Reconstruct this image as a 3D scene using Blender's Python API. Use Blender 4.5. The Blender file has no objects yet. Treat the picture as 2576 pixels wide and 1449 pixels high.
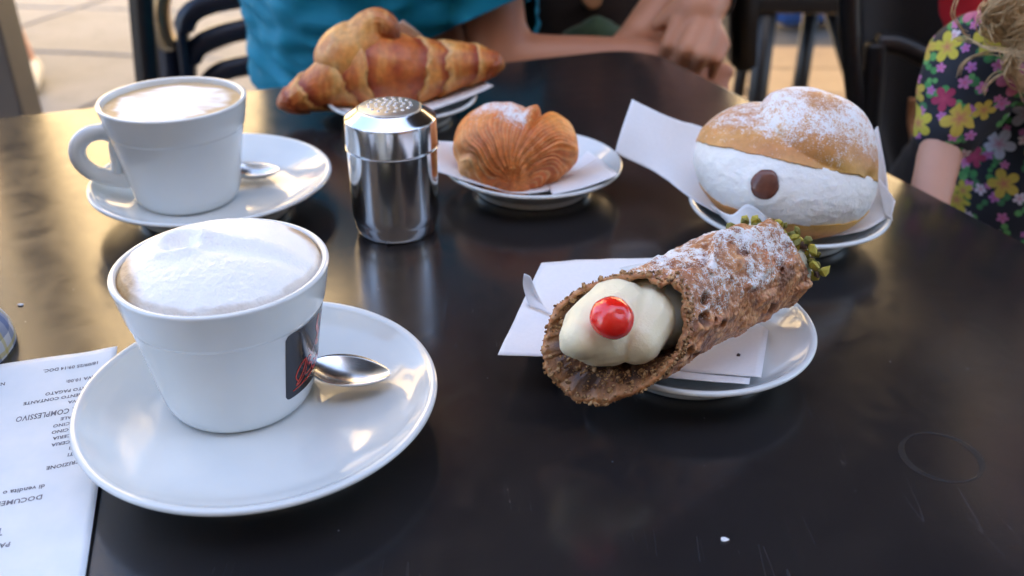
import bpy, bmesh, math, random
from math import sin, cos, pi, radians, sqrt, atan2
from mathutils import Vector, Matrix, noise, Euler
random.seed(7)
sc = bpy.context.scene
COL = sc.collection

# ------------------------------------------------------------------ camera, sky, sun, exposure
CH = .267                                   # camera height over the table top (table top is z = 0)
F, PITCH, ROLL = 2355.0, radians(29.71), radians(.4)
cam_d = bpy.data.cameras.new('camera')
cam = bpy.data.objects.new('camera', cam_d)
COL.objects.link(cam)
cam.matrix_world = Matrix.Translation((0, 0, CH)) @ Matrix.Rotation(pi/2 - PITCH, 4, 'X') @ Matrix.Rotation(ROLL, 4, 'Z')
cam_d.sensor_width = 36
cam_d.lens = F/2576*36
cam_d.clip_start = .01
cam_d.clip_end = 300
cam_d.dof.use_dof = True
cam_d.dof.focus_distance = .43
cam_d.dof.aperture_fstop = 8.5
sc.camera = cam

SUN_EL, SUN_AZ = radians(44), radians(8)    # the sun stands behind the camera, a little to the right
w = bpy.data.worlds.new('World')
sc.world = w
w.use_nodes = True
wn = w.node_tree
sky = wn.nodes.new('ShaderNodeTexSky')
sky.sky_type = 'NISHITA'
sky.sun_disc = False
sky.sun_elevation = SUN_EL
sky.sun_rotation = pi - SUN_AZ
sky.dust_density = 3.0
sky.air_density = .9
sky.ozone_density = .8
wn.links.new(sky.outputs[0], wn.nodes['Background'].inputs[0])
wn.nodes['Background'].inputs[1].default_value = .13
sd = bpy.data.lights.new('sun', 'SUN')
sd.energy = 5.0
sd.angle = radians(.5)
sd.color = (1, .93, .82)
so = bpy.data.objects.new('sun', sd)
COL.objects.link(so)
sdir = Vector((sin(SUN_AZ)*cos(SUN_EL), -cos(SUN_AZ)*cos(SUN_EL), sin(SUN_EL)))
so.rotation_euler = sdir.to_track_quat('Z', 'Y').to_euler()
so.location = sdir*20
sc.view_settings.view_transform = 'Standard'
sc.view_settings.look = 'None'
sc.view_settings.gamma = 1
sc.view_settings.use_curve_mapping = False
sc.view_settings.exposure = 2.93
sc.render.engine = 'CYCLES'
sc.cycles.use_denoising = True
sc.cycles.max_bounces = 8
sc.cycles.caustics_reflective = False
sc.cycles.caustics_refractive = False

# ------------------------------------------------------------------ from a point of the photograph to a place
def ray(px, py):
    dx, dy = px-1288, py-724.5
    u = dx*cos(ROLL)+dy*sin(ROLL)
    v = -dx*sin(ROLL)+dy*cos(ROLL)
    x, y = u/F, -v/F
    return Vector((x, cos(PITCH)+y*sin(PITCH), -sin(PITCH)+y*cos(PITCH)))
def at(px, py, z=0):
    d = ray(px, py)
    P = d*((z-CH)/d.z)
    return Vector((P.x, P.y, z))
def aty(px, py, y):
    d = ray(px, py)
    P = d*(y/d.y)
    return Vector((P.x, y, P.z+CH))

# ------------------------------------------------------------------ objects
def tag(o, label=None, cat=None, group=None, kind=None):
    if label: o['label'] = label
    if cat: o['category'] = cat
    if group: o['group'] = group
    if kind: o['kind'] = kind
    return o
def link(name, me, mat=None, parent=None, smooth=True):
    o = bpy.data.objects.new(name, me)
    COL.objects.link(o)
    if mat and not me.materials: me.materials.append(mat)
    if smooth:
        me.polygons.foreach_set('use_smooth', [True]*len(me.polygons))
    if parent: o.parent = parent
    return o
def empty(name, loc=(0, 0, 0), rz=0):
    o = bpy.data.objects.new(name, None)
    o.empty_display_size = .02
    COL.objects.link(o)
    o.location = loc
    o.rotation_euler = (0, 0, rz)
    return o
def mesh(vs, fs, name='m'):
    me = bpy.data.meshes.new(name)
    me.from_pydata([tuple(v) for v in vs], [], fs)
    me.validate()
    me.update()
    return me
def setcol(me, cols, name='Col'):
    a = me.color_attributes.new(name, 'FLOAT_COLOR', 'POINT')
    flat = []
    for c in cols: flat += [c[0], c[1], c[2], c[3] if len(c) > 3 else 1]
    a.data.foreach_set('color', flat)
def grid_faces(nu, nv, wrap_u=False, wrap_v=False, off=0, flip=False):
    fs = []
    for i in range(nu if wrap_u else nu-1):
        for j in range(nv if wrap_v else nv-1):
            a = off+i*nv+j
            b = off+((i+1) % nu)*nv+j
            c = off+((i+1) % nu)*nv+(j+1) % nv
            d = off+i*nv+(j+1) % nv
            fs.append((a, d, c, b) if flip else (a, b, c, d))
    return fs
def lathe(profile, n=96, cx=0, cy=0, z0=0):
    """profile (r, z) runs up the outside, over and down the inside; r = 0 ends are poles"""
    vs, fs = [], []
    for r, z in profile:
        for k in range(n):
            t = 2*pi*k/n
            vs.append((cx+r*cos(t), cy+r*sin(t), z0+z))
    for i in range(len(profile)-1):
        for k in range(n):
            a, b = i*n+k, i*n+(k+1) % n
            fs.append((a, b, b+n, a+n))
    me = mesh(vs, fs)
    bm = bmesh.new(); bm.from_mesh(me)
    bmesh.ops.remove_doubles(bm, verts=bm.verts, dist=1e-6)
    bmesh.ops.recalc_face_normals(bm, faces=bm.faces)
    bm.to_mesh(me); bm.free()
    return me
def smooth_profile(pts, sub=4):
    """Catmull-Rom through the profile points; a point repeated is a corner"""
    out = []
    n = len(pts)
    for i in range(n-1):
        p0 = pts[max(i-1, 0)]; p1 = pts[i]; p2 = pts[i+1]; p3 = pts[min(i+2, n-1)]
        if p1 == p2: continue
        for s in range(sub):
            t = s/sub
            out.append(tuple(.5*((2*p1[k])+(-p0[k]+p2[k])*t+(2*p0[k]-5*p1[k]+4*p2[k]-p3[k])*t*t+(-p0[k]+3*p1[k]-3*p2[k]+p3[k])*t**3) for k in range(len(p1))))
    out.append(tuple(pts[-1]))
    return out
def box(bm, c, s, rot=None):
    m = Matrix.Translation(c)
    if rot is not None: m = m @ rot.to_4x4()
    m = m @ Matrix.Diagonal((s[0], s[1], s[2], 1))
    return bmesh.ops.create_cube(bm, size=1, matrix=m)['verts']
def bm_obj(name, bm, mat, parent=None, smooth=False, bevel=0):
    if bevel:
        bmesh.ops.bevel(bm, geom=bm.edges[:], offset=bevel, segments=2, affect='EDGES', profile=.5)
    bmesh.ops.recalc_face_normals(bm, faces=bm.faces)
    me = bpy.data.meshes.new(name)
    bm.to_mesh(me); bm.free()
    return link(name, me, mat, parent, smooth)
def box_obj(name, c, s, mat, parent=None, rot=None, bevel=0):
    bm = bmesh.new()
    box(bm, c, s, rot)
    return bm_obj(name, bm, mat, parent, False, bevel)
def frame_of(d):
    d = d.normalized()
    up = Vector((0, 0, 1)) if abs(d.z) < .95 else Vector((0, 1, 0))
    a = d.cross(up).normalized()
    return a, a.cross(d).normalized()
def tube_mesh(path, rad, n=16, sx=1.0, sy=1.0, caps=True):
    """round or flattened tube; rad a number or a list; sx/sy squash it across/along 'up'"""
    vs, fs = [], []
    path = [Vector(p) for p in path]
    m = len(path)
    prev = None
    for i, p in enumerate(path):
        d = path[min(i+1, m-1)]-path[max(i-1, 0)]
        if prev is None: a, b = frame_of(d)
        else:
            dn = d.normalized()
            a = (prev-dn*prev.dot(dn)).normalized(); b = a.cross(dn).normalized()
        prev = a
        r = rad[i] if hasattr(rad, '__len__') else rad
        for k in range(n):
            t = 2*pi*k/n
            vs.append(p+a*(r*sx*cos(t))+b*(r*sy*sin(t)))
    fs = grid_faces(m, n, False, True)
    if caps:
        fs.append(tuple(range(n))[::-1])
        fs.append(tuple((m-1)*n+k for k in range(n)))
    me = mesh(vs, fs)
    bm = bmesh.new(); bm.from_mesh(me)
    bmesh.ops.recalc_face_normals(bm, faces=bm.faces)
    bm.to_mesh(me); bm.free()
    return me
def spline(pts, sub=6):
    return [Vector(p) for p in smooth_profile([tuple(p) for p in pts], sub)]
def bar_mesh(path, wdt, thk, wdir=None):
    """flat bar along a path; width across wdir"""
    path = [Vector(p) for p in path]
    m = len(path)
    vs = []
    for i, p in enumerate(path):
        d = (path[min(i+1, m-1)]-path[max(i-1, 0)]).normalized()
        if wdir is None: a, b = frame_of(d)
        else:
            b = Vector(wdir).normalized()
            a = d.cross(b).normalized()
        for s, t in ((-1, -1), (1, -1), (1, 1), (-1, 1)):
            vs.append(p+b*(s*wdt/2)+a*(t*thk/2))
    fs = grid_faces(m, 4, False, True)+[(3, 2, 1, 0), tuple((m-1)*4+k for k in range(4))]
    me = mesh(vs, fs)
    bm = bmesh.new(); bm.from_mesh(me)
    bmesh.ops.recalc_face_normals(bm, faces=bm.faces)
    bmesh.ops.bevel(bm, geom=[e for e in bm.edges if e.is_manifold and e.calc_face_angle(0) > .9], offset=min(wdt, thk)*.18, segments=2, affect='EDGES')
    bm.to_mesh(me); bm.free()
    return me
def capsule(bm, p0, r0, p1, r1, n=14):
    p0, p1 = Vector(p0), Vector(p1)
    d = p1-p0
    if d.length < 1e-6: d = Vector((0, 0, 1e-4)); p1 = p0+d
    a, b = frame_of(d)
    dn = d.normalized()
    rings = []
    for k in range(1, 6):
        t = pi/2*(1-k/5)
        rings.append((p0-dn*(r0*sin(t)), r0*cos(t)))
    for k in range(0, 5):
        t = pi/2*k/5
        rings.append((p1+dn*(r1*sin(t)), r1*cos(t)))
    prev = None
    c0 = bm.verts.new(p0-dn*r0)
    for (c, r) in rings:
        cur = [bm.verts.new(c+a*(r*cos(2*pi*k/n))+b*(r*sin(2*pi*k/n))) for k in range(n)]
        if prev is None:
            for k in range(n): bm.faces.new((c0, cur[(k+1) % n], cur[k]))
        else:
            for k in range(n): bm.faces.new((prev[k], prev[(k+1) % n], cur[(k+1) % n], cur[k]))
        prev = cur
    c1 = bm.verts.new(p1+dn*r1)
    for k in range(n): bm.faces.new((prev[k], prev[(k+1) % n], c1))
def ellipsoid(bm, c, r, rot=None):
    m = Matrix.Translation(c)
    if rot is not None: m = m @ rot.to_4x4()
    bmesh.ops.create_uvsphere(bm, u_segments=24, v_segments=16, radius=1, matrix=m @ Matrix.Diagonal((r[0], r[1], r[2], 1)))
def organic(name, prims, voxel, mat, parent=None, smooth_it=6, disp=None, cut=None):
    """one continuous skin over capsules (p0, r0, p1, r1) and ellipsoids ('e', centre, radii, rot)"""
    bm = bmesh.new()
    for p in prims:
        if p[0] == 'e': ellipsoid(bm, Vector(p[1]), p[2], p[3] if len(p) > 3 else None)
        else: capsule(bm, *p)
    me = bpy.data.meshes.new(name)
    bm.to_mesh(me); bm.free()
    o = bpy.data.objects.new(name, me)
    COL.objects.link(o)
    r = o.modifiers.new('r', 'REMESH'); r.mode = 'VOXEL'; r.voxel_size = voxel
    if smooth_it:
        s = o.modifiers.new('s', 'SMOOTH'); s.factor = .6; s.iterations = smooth_it
    dg = bpy.context.evaluated_depsgraph_get()
    me2 = bpy.data.meshes.new_from_object(o.evaluated_get(dg))
    o.modifiers.clear()
    o.data = me2
    me2.materials.clear(); me2.materials.append(mat)
    if disp:
        nr = [v.normal.copy() for v in me2.vertices]
        for v, n_ in zip(me2.vertices, nr): v.co = v.co+n_*disp(v.co, n_)
    if cut:
        b2 = bmesh.new(); b2.from_mesh(me2)
        for c_ in cut:
            pc, pn = c_[0], Vector(c_[1])
            if len(c_) == 2:
                bmesh.ops.bisect_plane(b2, geom=b2.verts[:]+b2.edges[:]+b2.faces[:], plane_co=pc, plane_no=pn, clear_outer=True)
            else:
                near = [f for f in b2.faces if (f.calc_center_median()-pc).length < c_[2]]
                es = {e for f in near for e in f.edges}; vv = {v for f in near for v in f.verts}
                bmesh.ops.bisect_plane(b2, geom=list(vv)+list(es)+near, plane_co=pc, plane_no=pn)
                far = [f for f in b2.faces if (f.calc_center_median()-pc).length < c_[2]*1.3 and (f.calc_center_median()-pc).dot(pn) > 0]
                bmesh.ops.delete(b2, geom=far, context='FACES')
        b2.to_mesh(me2); b2.free()
    me2.polygons.foreach_set('use_smooth', [True]*len(me2.polygons))
    me2.update()
    if parent: o.parent = parent
    return o
def N(p, s, seed=0):
    return noise.noise(Vector((p[0]*s+seed*17.3, p[1]*s-seed*9.1, p[2]*s+seed*5.7)))
def FB(p, s, seed=0, oct_=4):
    v, a, t = 0, 1, 0
    for k in range(oct_):
        v += a*N(p, s*2**k, seed+k); t += a; a *= .5
    return v/t
def mixc(a, b, t):
    t = max(0, min(1, t))
    return tuple(a[i]+(b[i]-a[i])*t for i in range(3))
def sstep(a, b, x):
    t = max(0, min(1, (x-a)/(b-a)))
    return t*t*(3-2*t)

# ------------------------------------------------------------------ materials
class NT:
    def __init__(s, name):
        s.m = bpy.data.materials.new(name)
        s.m.use_nodes = True
        s.t = s.m.node_tree
        s.b = s.t.nodes['Principled BSDF']
    def n(s, typ, **kw):
        nd = s.t.nodes.new(typ)
        for k, v in kw.items():
            if k.startswith('i_'): nd.inputs[k[2:].replace('_', ' ')].default_value = v
            elif k.startswith('n_'): nd.inputs[int(k[2:])].default_value = v
            else: setattr(nd, k, v)
        return nd
    def l(s, a, b): s.t.links.new(a, b)
    def set(s, **kw):
        for k, v in kw.items():
            s.b.inputs[k.replace('_', ' ')].default_value = v
        return s
    def coord(s, which='Object'):
        return s.n('ShaderNodeTexCoord').outputs[which]
    def noise(s, scale, detail=4, rough=.55, co=None, dist=0):
        nd = s.n('ShaderNodeTexNoise', i_Scale=scale, i_Detail=detail, i_Roughness=rough, i_Distortion=dist)
        s.l(co or s.coord(), nd.inputs['Vector'])
        return nd.outputs['Fac']
    def ramp(s, fac, stops, interp='LINEAR'):
        nd = s.n('ShaderNodeValToRGB')
        nd.color_ramp.interpolation = interp
        els = nd.color_ramp.elements
        while len(els) < len(stops): els.new(.5)
        for e, (p, c) in zip(els, stops):
            e.position = p
            e.color = (c[0], c[1], c[2], 1) if hasattr(c, '__len__') else (c, c, c, 1)
        s.l(fac, nd.inputs[0])
        return nd.outputs[0]
    def mix(s, fac, a, b, mode='MIX'):
        nd = s.n('ShaderNodeMix', data_type='RGBA', blend_type=mode)
        for sock, v in ((0, fac), (6, a), (7, b)):
            if isinstance(v, bpy.types.NodeSocket): s.l(v, nd.inputs[sock])
            else:
                if sock == 0: nd.inputs[0].default_value = v
                else: nd.inputs[sock].default_value = (v[0], v[1], v[2], 1)
        return nd.outputs[2]
    def math(s, op, a, b=0, c=0):
        nd = s.n('ShaderNodeMath', operation=op)
        for i, v in enumerate((a, b, c)):
            if isinstance(v, bpy.types.NodeSocket): s.l(v, nd.inputs[i])
            else: nd.inputs[i].default_value = v
        return nd.outputs[0]
    def bump(s, h, strength=.3, dist=.001):
        nd = s.n('ShaderNodeBump', i_Strength=strength, i_Distance=dist)
        s.l(h, nd.inputs['Height'])
        s.l(nd.outputs[0], s.b.inputs['Normal'])
        return s
    def base(s, c):
        if isinstance(c, bpy.types.NodeSocket): s.l(c, s.b.inputs['Base Color'])
        else: s.b.inputs['Base Color'].default_value = (c[0], c[1], c[2], 1)
        return s
def simple(name, c, rough=.5, metal=0, var=.12, scale=40, bump=.1, bdist=.0005, **kw):
    t = NT(name)
    nz = t.noise(scale)
    dark = tuple(x*(1-var) for x in c)
    lite = tuple(min(1, x*(1+var)) for x in c)
    t.base(t.ramp(nz, [(.3, dark), (.7, lite)]))
    t.set(Roughness=rough, Metallic=metal, **kw)
    if bump: t.bump(t.noise(scale*4), bump, bdist)
    return t.m
M = {}
# porcelain
t = NT('porcelain')
t.base(t.ramp(t.noise(30, 2), [(.3, (.695, .74, .745)), (.7, (.735, .775, .775))]))
t.set(Roughness=.13, Coat_Weight=.5, Coat_Roughness=.04, IOR=1.5)
t.bump(t.noise(140, 2), .03, .0006)
M['porcelain'] = t.m
# dark lacquered table
t = NT('table_lacquer')
co = t.coord()
big = t.noise(3.5, 5, .6, co)
fine = t.noise(900, 2, .5, co)
sm = t.noise(28, 5, .65, co, 1.5)
col = t.ramp(big, [(.3, (.011, .011, .013)), (.7, (.022, .019, .019))])
# fine scratches: thin ridges of stretched noise in two directions
def scratches(rot, sx, thr):
    mp = t.n('ShaderNodeMapping')
    mp.inputs['Rotation'].default_value = (0, 0, rot)
    mp.inputs['Scale'].default_value = (sx, sx*.045, 1)
    t.l(co, mp.inputs['Vector'])
    nd = t.n('ShaderNodeTexNoise', i_Scale=1.0, i_Detail=3.0, i_Distortion=.35)
    t.l(mp.outputs[0], nd.inputs['Vector'])
    d = t.math('ABSOLUTE', t.math('SUBTRACT', nd.outputs['Fac'], .5))
    line = t.math('LESS_THAN', d, thr)
    gate = t.math('GREATER_THAN', t.noise(16, 2, .5, co), .56)
    return t.math('MULTIPLY', line, gate)
scr = t.math('ADD', t.math('ADD', scratches(.5, 40, .0010), scratches(-.75, 30, .0012)), scratches(1.1, 24, .0009), 0)
scr = t.math('MINIMUM', scr, 1)
col = t.mix(t.math('MULTIPLY', scr, .22), col, (.09, .09, .10))
sp = t.n('ShaderNodeTexVoronoi', i_Scale=75.0); t.l(co, sp.inputs['Vector'])
dust = t.math('LESS_THAN', sp.outputs['Distance'], .024)
col = t.mix(t.math('MULTIPLY', dust, .6), col, (.35, .36, .38))
t.base(col)
rr = t.math('ADD', t.math('MULTIPLY', sm, .22), .09)
rr = t.math('ADD', rr, t.math('MULTIPLY', scr, .04))
t.l(rr, t.b.inputs['Roughness'])
t.set(IOR=1.55, Specular_IOR_Level=.8)
t.bump(t.math('ADD', t.math('MULTIPLY', fine, .5), t.math('MULTIPLY', sm, .5)), .05, .0004)
M['table'] = t.m
M['table_edge'] = simple('table_edge', (.03, .027, .024), .28, .2)
M['steel'] = simple('polished_steel', (.80, .80, .80), .13, 1, .04, 60, .02, .0002)
M['brushed'] = simple('spoon_steel', (.76, .74, .71), .24, 1, .06, 300, .05, .0001)
M['brushed_top'] = simple('brushed_steel', (.62, .60, .58), .36, 1, .08, 200, .08, .0002)
M['black_hole'] = simple('hole_black', (.02, .02, .02), .6)
M['paper'] = simple('napkin_paper', (.78, .79, .81), .9, 0, .02, 500, .25, .0002, Subsurface_Weight=.15, Subsurface_Radius=(.002, .002, .002))
t = NT('receipt_paper')
t.base(t.ramp(t.noise(60, 3), [(.3, (.68, .76, .82)), (.7, (.75, .81, .86))]))
t.set(Roughness=.6)
t.bump(t.noise(40, 3), .08, .001)
M['receipt'] = t.m
M['ink'] = simple('thermal_ink', (.13, .14, .18), .7, 0, .5, 300)
def foam_mat():
    t = NT('milk_foam')
    vc = t.n('ShaderNodeVertexColor', layer_name='Col')
    co = t.coord()
    v = t.n('ShaderNodeTexVoronoi', i_Scale=900.0); t.l(co, v.inputs['Vector'])
    v2 = t.n('ShaderNodeTexVoronoi', i_Scale=420.0); t.l(co, v2.inputs['Vector'])
    t.base(t.mix(t.math('MULTIPLY', t.ramp(v.outputs['Distance'], [(0, 1.0), (.35, 0.0)]), .08), vc.outputs[0], (.62, .60, .60)))
    h = t.math('ADD', v.outputs['Distance'], t.math('MULTIPLY', t.math('LESS_THAN', v2.outputs['Distance'], .2), -1.2))
    h = t.math('ADD', h, t.math('MULTIPLY', t.noise(260, 4, .6, co), 1.5))
    t.bump(h, .35, .0006)
    t.set(Roughness=.5)
    return t.m
M['foam'] = foam_mat()
def pastry_mat(name, rough=.5, sugar=True, nscale=260, bstr=.35, contrast=.25, grain=1500, coat=.0, sss=.1):
    """vertex colour 'Col' carries the bake; its alpha says how much powdered sugar has settled there"""
    t = NT(name)
    vc = t.n('ShaderNodeVertexColor', layer_name='Col')
    co = t.coord()
    n1 = t.noise(nscale, 6, .65, co)
    c = t.mix(1.0, vc.outputs[0], t.ramp(n1, [(.25, 1-contrast), (.75, 1+contrast*.6)]), 'MULTIPLY')
    h = t.noise(nscale*2.2, 6, .7, co)
    if sugar:
        n2 = t.noise(grain, 3, .6, co)
        n3 = t.noise(grain*.28, 3, .6, co)
        mask = t.math('ADD', t.math('MULTIPLY', n2, .72), t.math('MULTIPLY', n3, .28))
        mk = t.math('SUBTRACT', t.math('ADD', mask, vc.outputs[1]), 1.0)
        mk = t.math('MULTIPLY', mk, 14)
        nd = t.n('ShaderNodeClamp'); t.l(mk, nd.inputs[0])
        c = t.mix(nd.outputs[0], c, (.86, .85, .86))
        h = t.math('ADD', h, t.math('MULTIPLY', nd.outputs[0], .6))
        t.l(t.math('ADD', t.math('MULTIPLY', nd.outputs[0], .9-rough), rough), t.b.inputs['Roughness'])
    else: t.set(Roughness=rough)
    t.base(c)
    t.set(Subsurface_Weight=sss, Subsurface_Radius=(.004, .002, .001), Subsurface_Scale=1.0, Coat_Weight=coat, Coat_Roughness=.25)
    t.bump(h, bstr, .0008)
    return t.m
M['croissant'] = pastry_mat('croissant_crust', .42, True, 190, .5, .38, 900, .12)
M['clam'] = pastry_mat('flaky_crust', .45, True, 260, .55, .36, 1300, .08)
M['bun'] = pastry_mat('bun_crust', .5, True, 200, .25, .2, 1500, .05, .15)
M['cannolo'] = pastry_mat('fried_shell', .38, True, 420, .7, .4, 1500, .3)
def cream_mat(name, c, bumpy, sss=.35, rough=.4, sc_=300):
    t = NT(name)
    t.base(t.ramp(t.noise(60, 3), [(.3, tuple(x*.95 for x in c)), (.7, c)]))
    t.set(Roughness=rough, Subsurface_Weight=sss, Subsurface_Radius=(.008, .006, .004), Subsurface_Scale=1.0)
    t.bump(t.noise(sc_, 4, .6), bumpy, .0012)
    return t.m
M['whip'] = cream_mat('whipped_cream', (.86, .86, .83), .6, .2, .55, 300)
M['ricotta'] = cream_mat('ricotta_cream', (.94, .85, .60), .3, .3, .5, 900)
M['ricotta_w'] = cream_mat('ricotta_white', (.80, .84, .72), .15)
M['crumb_y'] = cream_mat('bun_crumb', (.80, .45, .12), .5, .25, .7, 500)
M['choc_drop'] = simple('milk_chocolate', (.13, .045, .03), .22, 0, .2, 120, .08)
t = NT('candied_cherry')
t.base((.80, .022, .012)); t.set(Roughness=.1, Subsurface_Weight=.6, Subsurface_Radius=(.01, .001, .001), Subsurface_Scale=1.0, Coat_Weight=.7, Coat_Roughness=.03)
t.bump(t.noise(330, 3), .3, .001)
M['cherry'] = t.m
M['nut_light'] = simple('nut_crumb', (.42, .24, .10), .7, 0, .4, 300, .3)
t = NT('mixed_crumbs'); t.base(t.ramp(t.noise(600, 2, .5), [(.35, (.10, .045, .02)), (.5, (.36, .19, .075)), (.65, (.58, .38, .19))])); t.set(Roughness=.75); M['nut_mixed'] = t.m
M['nut_dark'] = simple('chocolate_crumb', (.07, .03, .02), .5, 0, .3, 300, .3)
M['pist_y'] = simple('pistachio_yellow', (.42, .36, .04), .55, 0, .3, 300, .3)
M['pist_g'] = simple('pistachio_green', (.20, .19, .035), .6, 0, .3, 300, .3)
M['pist_b'] = simple('pistachio_skin', (.11, .06, .045), .6, 0, .4, 300, .3)
def skin_mat(name, c):
    t = NT(name)
    n1 = t.noise(9, 5, .6)
    t.base(t.ramp(n1, [(.3, tuple(x*y for x, y in zip(c, (.86, .8, .8)))), (.7, c)]))
    t.set(Roughness=.5, Subsurface_Weight=.15, Subsurface_Radius=(.012, .005, .003), Subsurface_Scale=1.0)
    t.bump(t.noise(260, 3), .1, .001)
    return t.m
M['skin'] = skin_mat('tanned_skin', (.46, .205, .115))
M['skin2'] = skin_mat('tanned_skin_two', (.52, .245, .14))
M['skin3'] = skin_mat('fair_skin', (.60, .33, .23))
def cloth_mat(name, c, rough=.8, weave=1500, var=.12, sheen=.15):
    t = NT(name)
    t.base(t.ramp(t.noise(14, 4), [(.3, tuple(x*(1-var) for x in c)), (.7, tuple(x*(1+var) for x in c))]))
    t.set(Roughness=rough, Sheen_Weight=sheen, Specular_IOR_Level=.25)
    t.bump(t.noise(weave, 2), .15, .0005)
    return t.m
M['teal'] = cloth_mat('teal_knit', (.0005, .18, .29), .7, sheen=0)
M['brown_cloth'] = cloth_mat('brown_knit', (.028, .018, .015))
M['green_cloth'] = cloth_mat('green_cotton', (.05, .09, .05))
M['denim'] = cloth_mat('denim', (.05, .075, .16))
M['black_cloth'] = cloth_mat('black_cloth', (.012, .012, .014))
M['red_cloth'] = cloth_mat('red_cloth', (.30, .008, .018))
M['blue_cloth'] = cloth_mat('blue_cloth', (.03, .10, .35))
M['hair_d'] = cloth_mat('brown_hair', (.06, .03, .015), .5, 900)
M['hair'] = simple('blonde_hair', (.62, .46, .27), .4, 0, .35, 220, .3)
M['black_metal'] = simple('black_powder_coat', (.014, .014, .016), .35, .3, .1, 80, .1)
M['navy_metal'] = simple('navy_powder_coat', (.012, .018, .035), .3, .3, .1, 80, .1)
M['gold_reflection'] = simple('painted_gold_reflection', (.36, .26, .15), .28, .8, .1, 60, .06)  # reflection of the sunlit facade, put into the dark frame's colour
M['post'] = simple('post_paint', (.085, .072, .062), .5, 0, .1, 12, .1)
M['tan_strap'] = simple('tan_strap', (.42, .20, .09), .6)
M['sneaker'] = simple('sneaker_rubber', (.62, .57, .47), .6)
M['label_black'] = simple('printed_black', (.012, .014, .022), .16, 0, .2, 60, 0)
M['label_red'] = simple('printed_red', (.50, .045, .03), .25, 0, .1, 60, 0)
M['label_pale'] = simple('printed_pale', (.34, .28, .34), .25, 0, .2, 200, 0)
M['label_pink'] = simple('printed_rose', (.50, .16, .13), .25, 0, .2, 200, 0)
M['canvas'] = cloth_mat('added_canopy_cloth', (.035, .03, .03), .9, 300)  # dark cloth of the added, unseen canopy
def stone_mat(name, a, b, c, scale=1.4):
    t = NT(name)
    co = t.coord()
    k = t.ramp(t.noise(scale, 6, .62, co, .5), [(.3, a), (.52, b), (.75, c)])
    sp = t.ramp(t.noise(scale*8, 5, .65, co), [(.34, .62), (.46, 1.0)])
    t.base(t.mix(.55, k, sp, 'MULTIPLY'))
    t.set(Roughness=.62)
    t.bump(t.noise(25, 6, .6, co), .3, .004)
    return t.m
M['slab'] = stone_mat('worn_limestone', (.125, .122, .118), (.165, .160, .156), (.195, .188, .184))
M['slab_b'] = stone_mat('worn_limestone_pale', (.145, .138, .130), (.182, .175, .168), (.208, .200, .192), 1.9)
M['joint'] = simple('joint_dirt', (.09, .08, .07), .9, 0, .3, 20, .5, .003)
M['tile'] = stone_mat('tan_floor_tile', (.33, .21, .11), (.38, .25, .135), (.42, .28, .16), 1.0)
M['tile_b'] = stone_mat('tan_floor_tile_pale', (.36, .23, .125), (.41, .275, .15), (.45, .31, .18), 1.3)
M['plaster'] = stone_mat('ochre_plaster', (.48, .34, .17), (.56, .41, .21), (.62, .46, .25), .5)
M['trim'] = stone_mat('pale_trim', (.5, .44, .36), (.56, .5, .42), (.6, .55, .47), 2)
M['cafe_wall'] = stone_mat('cafe_plaster', (.20, .18, .16), (.25, .22, .20), (.28, .25, .22), .8)
t = NT('window_glass'); t.base((.02, .025, .03)); t.set(Roughness=.06, Specular_IOR_Level=.8); M['glass'] = t.m
# checked shirt cotton
def check_mat():
    t = NT('checked_cotton')
    co = t.n('ShaderNodeUVMap').outputs[0]
    sx = t.n('ShaderNodeSeparateXYZ'); t.l(co, sx.inputs[0])
    def stripe(sock, f, wd, ph=0):
        a = t.math('FRACT', t.math('ADD', t.math('MULTIPLY', sock, f), ph))
        return t.math('LESS_THAN', a, wd)
    c = (.72, .74, .76)
    a1 = stripe(sx.outputs[0], 4, .3); a2 = stripe(sx.outputs[1], 4, .3, .2)
    y1 = stripe(sx.outputs[0], 4, .12, .45); y2 = stripe(sx.outputs[1], 4, .12, .6)
    k = t.mix(t.math('MULTIPLY', a1, .55), c, (.03, .10, .32))
    k = t.mix(t.math('MULTIPLY', a2, .55), k, (.03, .10, .32))
    k = t.mix(t.math('MULTIPLY', y1, .6), k, (.65, .55, .12))
    k = t.mix(t.math('MULTIPLY', y2, .6), k, (.65, .55, .12))
    t.base(k); t.set(Roughness=.85)
    t.bump(t.noise(900), .2, .0005)
    return t.m
M['check'] = check_mat()
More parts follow.
